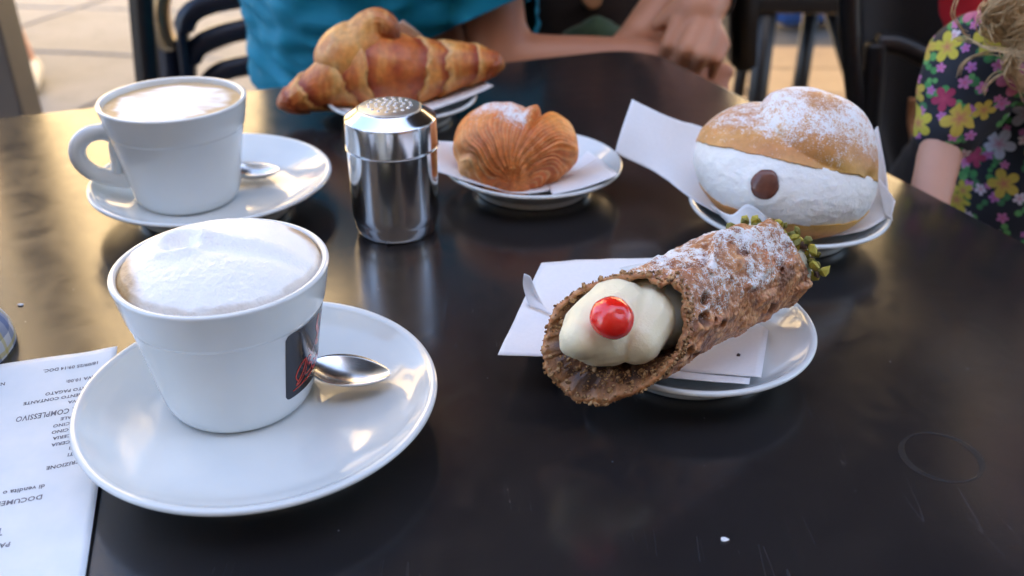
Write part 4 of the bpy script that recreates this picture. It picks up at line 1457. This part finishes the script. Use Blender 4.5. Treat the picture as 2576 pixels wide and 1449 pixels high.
# stray bits on the table
rnd = random.Random(4)
for (px, py, s, lb) in ((1822, 1357, .0016, 'small pale crumb on the bare table near the front'), (52, 766, .0015, 'flat pale flake on the table at the left edge'), (1858, 893, .0009, 'tiny brown crumb on the napkin under the cannolo')):
    z = .0006 if py != 893 else .0128
    bm = bmesh.new(); bmesh.ops.create_icosphere(bm, subdivisions=2, radius=1)
    for v in bm.verts: v.co *= 1+.5*noise.noise(v.co*1.5+Vector((px, 0, 0)))
    o = bm_obj('crumb', bm, M['paper'] if py != 893 else M['nut_dark'], None, False)
    o.location = at(px, py, z); o.scale = (s, s*.7, s*.35 if py != 893 else s)
    tag(o, lb, 'crumb')

# ================================================================== PEOPLE
def fold(seed, amp=.006, sc_=9, dirv=(1, 1, 2.2)):
    def f(co, n_):
        q = (co.x*dirv[0], co.y*dirv[1], co.z*dirv[2])
        a = FB(q, sc_, seed, 3)
        return amp*(1-abs(a)*2.4)+.3*amp*FB(q, sc_*3, seed+5, 2)
    return f
def head(parent_prims, c):
    return parent_prims+[('e', c, (.078, .095, .115)), ('e', c+Vector((0, -.09, -.01)), (.012, .018, .022)), (c+Vector((0, .02, -.08)), .055, c+Vector((0, .03, -.20)), .058), ('e', c+Vector((0, -.05, -.075)), (.045, .045, .035))]
# --- in teal, seated at the far side
px_ = aty(1258, 160, 1.02)
SH = Vector((-.065, 1.10, .25)); EL = px_; WR = aty(1600, 150, 1.010)
hips = Vector((-.13, 1.20, -.27))
chest = Vector((-.14, 1.13, .14))
t1 = empty('person', (-.13, 1.2, GZ)); tag(t1, 'person in a teal t-shirt seated across the table with one forearm along its edge', 'person')
LT = -t1.location
def off(prims, L_):
    out = []
    for p in prims:
        if p[0] == 'e': out.append(('e', p[1]+L_)+tuple(p[2:]))
        else: out.append((p[0]+L_, p[1], p[2]+L_, p[3]))
    return out
hc = Vector((-.12, 1.10, .54))
HB = WR+Vector((.045, .0, -.012))
pr = head([], hc)+[(hips, .115, chest, .115), (chest+Vector((-.16, 0, .10)), .06, SH, .06),
    (SH, .046, EL, .035), (EL, .035, EL.lerp(WR, .40), .030), (EL.lerp(WR, .40), .030, WR, .0245),
    (WR, .026, HB, .030), (HB, .020, HB+Vector((.05, -.01, -.02)), .011), (HB+Vector((0, 0, .012)), .016, HB+Vector((.055, .0, .0)), .010),
    (HB+Vector((0, .01, -.02)), .016, HB+Vector((.045, .0, -.04)), .010),
    (Vector((-.28, 1.14, .26)), .048, Vector((-.24, 1.24, .0)), .040), (Vector((-.24, 1.24, .0)), .038, Vector((-.20, 1.05, -.17)), .028), (Vector((-.20, 1.05, -.17)), .027, Vector((-.15, .98, -.18)), .024),
    (hips+Vector((-.09, 0, -.02)), .085, Vector((-.24, .80, -.26)), .062), (hips+Vector((.09, 0, -.02)), .085, Vector((.0, .80, -.26)), .062),
    (Vector((-.24, .80, -.26)), .060, Vector((-.25, .86, GZ+.08)), .040), (Vector((.0, .80, -.26)), .060, Vector((.02, .86, GZ+.08)), .040),
    (Vector((-.25, .86, GZ+.05)), .038, Vector((-.26, .72, GZ+.035)), .032), (Vector((.02, .86, GZ+.05)), .038, Vector((.02, .72, GZ+.035)), .032)]
organic('body', off(pr, LT), .006, M['skin'], t1, 5)
pr = [('e', Vector((-.150, 1.16, -.02)), (.172, .135, .30)), ('e', Vector((-.150, 1.15, -.22)), (.178, .150, .12)), (Vector((-.28, 1.12, .26)), .075, Vector((.02, 1.12, .27)), .078),
      (Vector((-.02, 1.11, .22)), .085, SH.lerp(EL, .30), .070), (SH.lerp(EL, .25), .070, SH.lerp(EL, .82), .058),
      (Vector((-.26, 1.14, .24)), .075, Vector((-.24, 1.20, .08)), .062), (Vector((-.15, 1.13, .0)), .150, Vector((-.12, 1.10, .16)), .150), (Vector((-.125, 1.08, .14)), .085, Vector((-.13, 1.08, -.06)), .09)]
sd_ = (EL-SH).normalized()
organic('t_shirt', off(pr, LT), .006, M['teal'], t1, 6, fold(3, .012, 8, (1.0, 1, 3.0)), cut=[(aty(1238, 34, 1.04)+LT, (sd_+Vector((.25, 0, 0))).normalized(), .085)])
pr = [(hips+Vector((-.09, 0, -.04)), .105, Vector((-.24, .82, -.27)), .080), (hips+Vector((.09, 0, -.04)), .105, Vector((.0, .82, -.27)), .080), (hips+Vector((-.06, 0, 0)), .14, hips+Vector((.06, 0, 0)), .14)]
organic('shorts', off(pr, LT), .008, M['denim'], t1, 5, fold(8, .004))
organic('hair', off([('e', hc+Vector((0, .015, .03)), (.084, .098, .102))], LT), .006, M['hair_d'], t1, 3)
for sx_ in (-.26, .02):
    organic('shoe', off([(Vector((sx_, .88, GZ+.055)), .048, Vector((sx_, .72, GZ+.045)), .042)], LT), .006, M['sneaker'], t1, 4, cut=[(Vector((0, 0, .006)), (0, 0, -1))])
# --- in dark brown, beside
t2 = empty('person', (.20, 1.36, GZ)); tag(t2, 'person in dark brown shirt and green shorts, hand hanging over the table corner', 'person')
LT = -t2.location
hips = Vector((.09, 1.40, -.27)); chest = Vector((.09, 1.34, .15)); hc = Vector((.10, 1.32, .57))
W2 = aty(1792, -25, 1.03); E2_ = aty(1840, -250, 1.14); S2 = Vector((.25, 1.31, .30))
K = [aty(1706, 62, .985), aty(1752, 66, .975), aty(1786, 82, .972), aty(1813, 112, .972)]
Mi = [aty(1682, 112, .975), aty(1724, 124, .955), aty(1764, 140, .950), aty(1801, 150, .957)]
Tp = [aty(1660, 156, .990), aty(1700, 182, .975), aty(1743, 192, .970), aty(1790, 190, .975)]
R1 = [.0082, .0086, .0082, .0072]
PC = aty(1752, 30, 1.0)
pr = head([], hc)+[(hips, .11, chest, .11), (chest+Vector((-.15, 0, .12)), .058, S2, .058), (S2, .052, E2_, .040), (E2_, .038, W2, .0275), (W2, .0255, PC, .0285)]
for k in range(4):
    pr += [(PC.lerp(K[k], .25), .017, K[k], .0105), (K[k], .0100, Mi[k], R1[k]+.0008), (Mi[k], R1[k]+.0003, Tp[k], R1[k]-.0018)]
pr += [(PC+Vector((-.012, 0, 0)), .015, aty(1700, 30, 1.0), .0125), (aty(1700, 30, 1.0), .0120, aty(1655, 62, 1.005), .0085)]
# the other forearm comes down behind and lies on the companion's arm
A1_ = aty(1725, -60, 1.10); A2_ = aty(1612, 88, 1.045)
pr += [(Vector((-.06, 1.32, .30)), .050, Vector((.24, 1.22, .16)), .038), (A1_, .028, A2_, .0235), (A2_, .0225, aty(1560, 130, 1.04), .018), (Vector((.24, 1.22, .16)), .036, A1_, .028)]
pr += [(hips+Vector((-.09, 0, -.02)), .08, Vector((.0, 1.02, -.27)), .06), (hips+Vector((.09, 0, -.02)), .08, Vector((.17, 1.0, -.27)), .06),
       (Vector((.0, 1.02, -.27)), .055, Vector((.0, 1.06, GZ+.08)), .04), (Vector((.17, 1.0, -.27)), .055, Vector((.18, 1.06, GZ+.08)), .04),
       (Vector((.0, 1.06, GZ+.05)), .036, Vector((.0, .93, GZ+.035)), .030), (Vector((.18, 1.06, GZ+.05)), .036, Vector((.18, .93, GZ+.035)), .030)]
organic('body', off(pr, LT), .0036, M['skin2'], t2, 2)
pr = [('e', Vector((.085, 1.37, .0)), (.165, .13, .32)), (Vector((-.06, 1.33, .27)), .072, Vector((.24, 1.33, .27)), .072), (Vector((.26, 1.31, .26)), .068, S2.lerp(E2_, .5), .056), (Vector((-.06, 1.32, .27)), .07, Vector((.08, 1.27, .22)), .060), (Vector((-.02, 1.35, -.15)), .12, Vector((.19, 1.35, -.15)), .12)]
organic('shirt', off(pr, LT), .007, M['brown_cloth'], t2, 6, fold(13, .006, 8, (1, 1, 2.4)))
pr = [(hips+Vector((-.09, 0, .0)), .115, Vector((.0, 1.08, -.25)), .080), (hips+Vector((.08, 0, .0)), .115, Vector((.165, 1.06, -.25)), .080), (aty(1430, 98, 1.17), .012, aty(1500, 84, 1.15), .020), (aty(1500, 84, 1.15), .020, aty(1570, 98, 1.17), .012)]
organic('shorts', off(pr, LT), .008, M['green_cloth'], t2, 5, fold(18, .004))
organic('hair', off([('e', hc+Vector((0, .02, .03)), (.088, .100, .104)), (hc+Vector((0, .06, -.02)), .07, hc+Vector((0, .09, -.18)), .05)], LT), .006, M['hair_d'], t2, 3)
pd = aty(1489, -4, 1.235)
t_ = lathe(smooth_profile([(0, .002), (.006, .0025), (.011, .002), (.0135, .0), (.011, -.002), (0, -.002)], 3), 32)
o = link('round_pendant', t_, M['tan_strap'], t2); o.location = pd+LT; o.rotation_euler = (pi/2-.3, 0, 0)
cv = [W2.lerp(PC, .15)+Vector((.031*cos(k*pi/8), .031*sin(k*pi/8)*.6, .0)) for k in range(17)]
wd_ = (PC-W2).normalized(); wa, wb = frame_of(wd_)
cv = [W2.lerp(PC, .2)+wa*(.0275*cos(k*pi/12))+wb*(.0275*sin(k*pi/12)) for k in range(25)]
o = link('wrist_strap', tube_mesh(cv, .0022, 8), M['black_cloth'], t2); o.location = LT
for sx_ in (.0, .18):
    organic('shoe', off([(Vector((sx_, 1.08, GZ+.055)), .046, Vector((sx_, .93, GZ+.045)), .040)], LT), .006, M['sneaker'], t2, 4, cut=[(Vector((0, 0, .006)), (0, 0, -1))])
# --- the girl at the right edge
t3 = empty('person', (.47, .70, GZ)); tag(t3, 'child with blonde curls in a black dress printed with bright flowers at the right', 'person')
LT = -t3.location
GS = aty(2462, 150, .70)        # her shoulder on the table side
GE = aty(2368, 372, .655); GH = aty(2338, 505, .620)
gt = Vector((.50, .735, -.02))
hc = Vector((.530, .72, .32))
pr = [('e', hc, (.068, .082, .098)), ('e', hc+Vector((-.055, -.055, -.01)), (.012, .014, .014)), (hc+Vector((0, .01, -.07)), .034, hc+Vector((0, .01, -.17)), .038),
      (Vector((.50, .75, -.22)), .095, Vector((.50, .74, .08)), .085), (GS, .026, Vector((.60, .74, .12)), .034),
      (GS, .024, GE, .0165), (GE, .0165, GH+Vector((0, 0, -.005)), .0150), (GH+Vector((0, 0, -.005)), .0150, GH+Vector((-.004, -.004, -.05)), .014), (GH+Vector((-.004, -.004, -.05)), .015, GH+Vector((-.006, -.01, -.08)), .013),
      (Vector((.60, .74, .12)), .034, Vector((.66, .68, -.06)), .027), (Vector((.66, .68, -.06)), .026, Vector((.60, .56, -.14)), .02),
      (Vector((.46, .75, -.26)), .07, Vector((.36, .56, -.27)), .05), (Vector((.55, .75, -.26)), .07, Vector((.50, .50, -.27)), .05),
      (Vector((.36, .56, -.27)), .045, Vector((.36, .60, GZ+.18)), .032), (Vector((.50, .50, -.27)), .045, Vector((.50, .56, GZ+.18)), .032)]
organic('body', off(pr, LT), .005, M['skin3'], t3, 5)
pr = [('e', Vector((.500, .720, -.05)), (.128, .098, .21)), ('e', Vector((.495, .700, -.16)), (.135, .110, .16)), (GS+Vector((.012, 0, 0)), .036, Vector((.60, .735, .115)), .050),
      (GS, .036, GS.lerp(GE, .42), .033), (GS.lerp(GE, .42), .033, GS.lerp(GE, .78), .023), (Vector((.60, .735, .11)), .05, Vector((.65, .69, .02)), .045), (Vector((.48, .74, -.28)), .12, Vector((.44, .62, -.30)), .11)]
gd = (GE-GS).normalized()
dress = organic('flower_dress', off(pr, LT), .0045, M['floral'], t3, 5, fold(23, .0035, 11, (1, 1, 1.4)))
bm = bmesh.new(); bm.from_mesh(dress.data)
bmesh.ops.triangulate(bm, faces=[f for f in bm.faces if len(f.verts) > 4])
uvl = bm.loops.layers.uv.new('UVMap')
for f in bm.faces:
    for l in f.loops:
        c = l.vert.co
        l[uvl].uv = ((c.x*.86-c.y*.5)*2.45, (c.z+.15*c.y)*2.45)
bm.to_mesh(dress.data); bm.free()
# blonde curls: separate locks
rnd = random.Random(31)
lock_specs = [((2575, -40), (2500, 10), (2480, 45), (2500, 85), (2560, 95), (2590, 70)),
              ((2560, -60), (2520, 20), (2535, 60), (2585, 70)),
              ((2590, 60), (2530, 85), (2500, 70), (2490, 30), (2530, -30)),
              ((2600, 110), (2560, 130), (2540, 160), (2560, 200), (2590, 230)),
              ((2610, 120), (2570, 150), (2500, 130), (2430, 150), (2405, 190), (2420, 225)),
              ((2600, 170), (2540, 175), (2500, 190), (2470, 230), (2465, 265), (2480, 285), (2500, 290)),
              ((2450, -60), (2410, -10), (2400, 30), (2420, 70), (2440, 85)),
              ((2600, 140), (2480, 120), (2440, 100), (2400, 100)),
              ((2620, 20), (2580, 50), (2555, 110), (2560, 150))]
for k, sp_ in enumerate(lock_specs):
    pth = [aty(px, py, .605+.02*rnd.random()+.012*q) for q, (px, py) in enumerate(sp_)]
    P = spline(pth, 10)
    big_ = k < 4 or k == 8
    for s_ in range(34 if big_ else 4):
        offv = Vector((rnd.uniform(-1, 1), rnd.uniform(-1, 1), rnd.uniform(-1, 1)))*(.0055 if big_ else .0018)
        m = len(P)
        Q = [p+offv*(1+.4*sin(i*.35+s_))+LT for i, p in enumerate(P)]
        rr_ = [(.00045 if big_ else .0004)*(.35+.65*sin(pi*min(.999, (i+1)/(m+1)))**.6) for i in range(m)]
        link('hair_lock', tube_mesh(Q, rr_, 7), M['hair'], t3)
organic('hair', off([('e', hc+Vector((.008, .02, .025)), (.080, .090, .098)), (hc+Vector((.02, .05, 0)), .05, hc+Vector((.03, .08, -.14)), .035), (hc+Vector((-.02, -.02, -.05)), .03, aty(2600, -60, .66), .030)], LT), .005, M['hair'], t3, 3)
# --- checked shirt sleeve at the left edge
t4 = empty('person', (-.52, .44, GZ)); tag(t4, 'person at the left edge, only a blue and yellow checked sleeve in view', 'person')
LT = -t4.location
E4 = aty(-178, 892, .395)
p0, p1 = Vector((-.60, .52, .22)), E4
sl = organic('checked_sleeve', off([(p0, .060, p1+Vector((-.012, .004, .0)), .040), (p1, .0395, Vector((-.36, .25, .010)), .034)], LT), .004, M['check'], t4, 4, fold(41, .002, 14))
bm = bmesh.new(); bm.from_mesh(sl.data); uvl = bm.loops.layers.uv.new('UVMap')
for f in bm.faces:
    for l in f.loops:
        c = l.vert.co; l[uvl].uv = ((c.y-c.x*.3)*13, (c.z+c.x*.5)*13)
bm.to_mesh(sl.data); bm.free()
organic('body', off([(Vector((-.70, .52, -.25)), .13, Vector((-.70, .52, .14)), .13), ('e', Vector((-.68, .50, .52)), (.078, .095, .115)), (Vector((-.70, .52, .2)), .06, Vector((-.69, .51, .42)), .055), (Vector((-.60, .52, .22)), .05, p1, .032), (p1, .031, Vector((-.36, .23, .012)), .025)], LT), .007, M['skin2'], t4, 5)
organic('shirt', off([('e', Vector((-.70, .52, -.03)), (.175, .14, .33)), (Vector((-.82, .52, .24)), .07, Vector((-.60, .52, .24)), .07)], LT), .008, M['denim'], t4, 5)
# --- someone walking past far left: jeans and a pale sneaker
t5 = empty('person', tuple(at(45, 225, GZ))); tag(t5, 'passer-by in blue jeans and a pale sneaker behind the left post', 'person')
LT = -t5.location
f0 = at(85, 222, GZ); yy = f0.y
kn = f0+Vector((-.12, .06, .50)); hp = kn+Vector((-.05, .08, .42))
an = aty(58, 175, yy+.04)
organic('jeans', off([(hp, .10, kn, .068), (kn, .066, an+Vector((-.03, 0, .05)), .052), (hp+Vector((-.16, 0, 0)), .10, hp, .10), (hp+Vector((-.17, 0, 0)), .10, hp+Vector((-.20, .25, -.45)), .066), (hp+Vector((-.20, .25, -.45)), .06, hp+Vector((-.22, .30, -.80)), .05)], LT), .012, M['denim'], t5, 4, fold(52, .008, 9))
organic('body', off([(hp+Vector((-.08, 0, .05)), .13, hp+Vector((-.08, 0, .5)), .14), ('e', hp+Vector((-.08, -.02, .82)), (.078, .095, .115)), (hp+Vector((-.08, 0, .5)), .05, hp+Vector((-.08, 0, .75)), .05), (kn, .04, f0+Vector((-.02, .03, .08)), .035)], LT), .012, M['skin2'], t5, 4)
organic('sneaker', off([(f0+Vector((-.03, .05, .055)), .048, f0+Vector((.03, -.10, .045)), .042)], LT), .006, M['sneaker'], t5, 4, cut=[(Vector((0, 0, .004)), (0, 0, -1))])

# ================================================================== POST, CHAIRS AND THE REST BEHIND
def down(p, z=GZ): return Vector((p.x, p.y, z))
pp = aty(42, 200, 1.55)
po = empty('left_post', (pp.x, pp.y, GZ)); tag(po, 'thick grey brown post standing at the left edge behind the table', 'post')
box_obj('post', (-.012, 0, 1.3), (.052, .07, 2.6), M['post'], po, None, .004)
box_obj('side_channel', (-.060, .01, 1.3), (.040, .05, 2.6), M['black_metal'], po, None, .004)
# slatted chair the teal person sits on
c1 = empty('cafe_chair', (-.30, 1.36, GZ)); tag(c1, 'dark curved-slat chair with a gold reflection painted on its edge behind the person in teal', 'chair', 'cafe chairs')
LT = -c1.location
Y = 1.34
def B(px, py, dy=0): return aty(px, py, Y+dy)+LT
def cbar(name, pts, w_, t_, mat, dy=0, wdir=None):
    return link(name, bar_mesh(spline([B(x, y, dy) for x, y in pts], 6), w_, t_, wdir), mat, c1)
cbar('rear_leg', [(352, -330), (352, -60), (372, 200), (402, 520), (420, 900)][:4], .030, .022, M['black_metal'], -.05, (1, 0, 0))
cbar('rear_leg', [(380, -330), (385, -60), (405, 200), (432, 520)], .018, .022, M['black_metal'], .06, (1, 0, 0))
cbar('edge_rail', [(480, -90), (425, -50), (405, 15), (410, 70), (430, 125)], .022, .030, M['gold_reflection'], .02, (1, 0, 0))  # dark rail coloured gold to stand for the facade's reflection
cbar('upright', [(425, 100), (432, 200), (450, 420), (460, 600)], .032, .022, M['navy_metal'], .02, (1, 0, 0))
cbar('slat', [(660, -12), (600, -6), (530, 8), (480, 34), (462, 80), (468, 150), (478, 230)], .0290, .012, M['navy_metal'], 0, None)
cbar('slat', [(660, 66), (605, 76), (550, 90), (505, 112), (482, 150), (482, 230)], .0290, .012, M['navy_metal'], .005, None)
cbar('slat', [(660, 160), (600, 168), (550, 184), (520, 215)], .0290, .012, M['navy_metal'], .01, None)
box_obj('seat', (.14, -.10, .43), (.44, .44, .025), M['navy_metal'], c1, None, .006)
for dx in (-.06, .34):
    for dy in (-.30, .10): box_obj('leg', (dx, dy, .21), (.028, .028, .415), M['black_metal'], c1, None, .003)
# chairs at right
def chair(loc, rz, label, seat=(.42, .42), mat=M['black_metal'], back=True):
    r = empty('cafe_chair', loc, rz); tag(r, label, 'chair', 'cafe chairs')
    box_obj('seat', (0, 0, .445), (seat[0], seat[1], .028), mat, r, None, .008)
    for sx_ in (-1, 1):
        for sy_ in (-1, 1):
            top_ = Vector((sx_*(seat[0]/2-.03), sy_*(seat[1]/2-.03), .43)); bot_ = Vector((sx_*(seat[0]/2+.01), sy_*(seat[1]/2+.01), .0))
            link('leg', bar_mesh([top_, bot_], .030, .022), mat, r)
    if back:
        for sx_ in (-1, 1):
            link('back_upright', bar_mesh(spline([(sx_*(seat[0]/2-.02), seat[1]/2-.01, .44), (sx_*(seat[0]/2-.015), seat[1]/2+.02, .65), (sx_*(seat[0]/2-.03), seat[1]/2+.06, .84)], 5), .026, .02), mat, r)
        for h in (.58, .70, .82):
            link('back_slat', bar_mesh(spline([(-seat[0]/2+.02, seat[1]/2+.015+(h-.5)*.12, h), (0, seat[1]/2+.05+(h-.5)*.12, h), (seat[0]/2-.02, seat[1]/2+.015+(h-.5)*.12, h)], 5), .075, .012, (0, 0, 1)), mat, r)
    return r
g = at(1975, 425, GZ)
ch2 = empty('cafe_chair', (.75, 2.25, GZ)); tag(ch2, 'black metal chair with slanting legs standing on the tan floor right of the hands', 'chair', 'cafe chairs')
LT = -ch2.location
Y = 2.25
def legbar(name, pts, w_, dy, mat=M['black_metal']):
    return link(name, bar_mesh([aty(x, y, Y+dy)+LT for x, y in pts], w_, .022, (1, 0, 0)), mat, ch2)
def to_floor(p0, p1, dy):
    a, b = aty(p0[0], p0[1], Y+dy), aty(p1[0], p1[1], Y+dy)
    t_ = (GZ-a.z)/(b.z-a.z)
    return a+LT, a.lerp(b, t_)+LT
for (p0, p1, w_, dy) in (((1937, -30), (1903, 250), .042, -.20), ((2050, -30), (2008, 245), .036, .10), ((2072, -30), (2150, 230), .036, .16), ((1900, -30), (1862, 200), .030, .20)):
    a, b = to_floor(p0, p1, dy)
    link('leg', bar_mesh([a, b], w_, .025, (1, 0, 0)), M['black_metal'], ch2)
a, b = aty(1940, -20, Y-.18)+LT, aty(1835, 112, Y-.18)+LT
link('cross_brace', bar_mesh([a, b], .014, .014, (1, 0, 0)), M['steel'], ch2)
s0 = aty(1990, -28, Y)+LT
box_obj('seat', (s0.x, 0, s0.z+.012), (.46, .44, .04), M['black_metal'], ch2, None, .01)
# near black chair back right behind the hands
bp = aty(1862, 80, 1.42)
ch3 = empty('cafe_chair', (bp.x, 1.42, GZ)); tag(ch3, 'black chair whose rounded back edge shows just right of the hands', 'chair', 'cafe chairs')
LT = -ch3.location
a, b = aty(1868, -260, 1.42), aty(1857, 158, 1.42)
link('backrest', bar_mesh([a+LT, a.lerp(b, .5)+LT, b+LT], .036, .10, (1, 0, 0)), M['black_metal'], ch3)
zc_ = b.z-GZ
box_obj('seat', (.0, .22, zc_-.10), (.05, .42, .03), M['black_metal'], ch3, None, .006)
for dy in (.04, .40): box_obj('leg', (0, dy, (zc_-.115)/2), (.028, .028, zc_-.115), M['black_metal'], ch3, None, .003)
# the girl's chair: black fabric back with a tube frame
Y = 1.05
ch4 = empty('armchair', (.66, 1.05, GZ)); tag(ch4, 'black armchair with sloping tube frame behind the child in the flower dress', 'chair', 'cafe chairs')
LT = -ch4.location
def Bq(px, py, dy=0): return aty(px, py, Y+dy)+LT
vs = []
rowsb = [[(2122, -140), (2260, -140), (2520, -140)], [(2126, 40), (2260, 40), (2520, 40)], [(2140, 200), (2250, 220), (2520, 200)], [(2165, 330), (2250, 400), (2520, 400)], [(2190, 430), (2300, 560), (2520, 560)]]
R1_ = [smooth_profile([tuple(Bq(x, y, .10+.05*(k == 1))) for k, (x, y) in enumerate(r)], 6) for r in rowsb]
G_ = [smooth_profile(list(c), 6) for c in zip(*R1_)]
o = link('fabric_back', mesh([p for c in G_ for p in c], grid_faces(len(G_), len(G_[0]))), M['black_cloth'], ch4)
md = o.modifiers.new('t', 'SOLIDIFY'); md.thickness = .02
for pts, w_ in (([(2206, 108), (2200, 180), (2188, 300), (2180, 420), (2175, 700)], .013), ([(2206, 108), (2260, 112), (2330, 145), (2420, 190), (2520, 230)], .012), ([(2135, -60), (2138, 80), (2150, 220), (2170, 380), (2190, 600)], .012)):
    link('frame_tube', tube_mesh(spline([Bq(x, y, .04) for x, y in pts], 6), w_, 12), M['black_metal'], ch4)
link('hanging_strap', bar_mesh(spline([Bq(2296, 246, .045), Bq(2292, 300, .05), Bq(2300, 350, .045), Bq(2308, 405, .05)], 5), .010, .003, (1, 0, 0)), M['tan_strap'], ch4)
box_obj('seat', (.05, -.12, .40), (.44, .40, .05), M['black_cloth'], ch4, None, .01)
for dx in (-.15, .25):
    for dy in (-.30, .06): box_obj('leg', (dx, dy, .19), (.026, .026, .37), M['black_metal'], ch4, None, .003)
# red cloth over the armchair
rd = [[(2362, -60), (2440, -60), (2540, -60)], [(2366, 20), (2440, 25), (2530, 20)], [(2385, 62), (2430, 66), (2505, 48)]]
R1_ = [smooth_profile([tuple(aty(x, y, .98-.01*(k == 1))) for k, (x, y) in enumerate(r)], 6) for r in rd]
G_ = [smooth_profile(list(c), 6) for c in zip(*R1_)]
o = link('red_jacket', mesh([(p[0], p[1]+.006*FB(p, 25, 3), p[2]) for c in G_ for p in c], grid_faces(len(G_), len(G_[0]))), M['red_cloth'])
md = o.modifiers.new('t', 'SOLIDIFY'); md.thickness = .01
tag(o, 'dark red jacket draped over the black armchair beside the blonde curls', 'jacket')
# dark bag on the ground beside the armchair, seen between the child's arm and the chair
g = aty(2245, 470, .98)
o = organic('handbag', [(Vector((.62, 1.06, GZ+.10)), .10, Vector((.50, 1.02, -.30)), .085), (Vector((.50, 1.02, -.30)), .085, Vector((.52, 1.0, -.12)), .06)], .01, M['black_cloth'], None, 6, fold(61, .008, 12))
tag(o, 'slumped black bag between the child and the armchair', 'bag')
# blue bag far off on the paving
g = at(2035, 62, GZ)
o = organic('blue_bag', [(g+Vector((-.10, 0, .09)), .09, g+Vector((.12, .05, .08)), .08), (g+Vector((-.02, .03, .16)), .09, g+Vector((.1, .05, .2)), .06)], .012, M['blue_cloth'], None, 5, fold(71, .012, 9))
tag(o, 'crumpled blue bag on the grey paving beyond the black chair', 'bag')
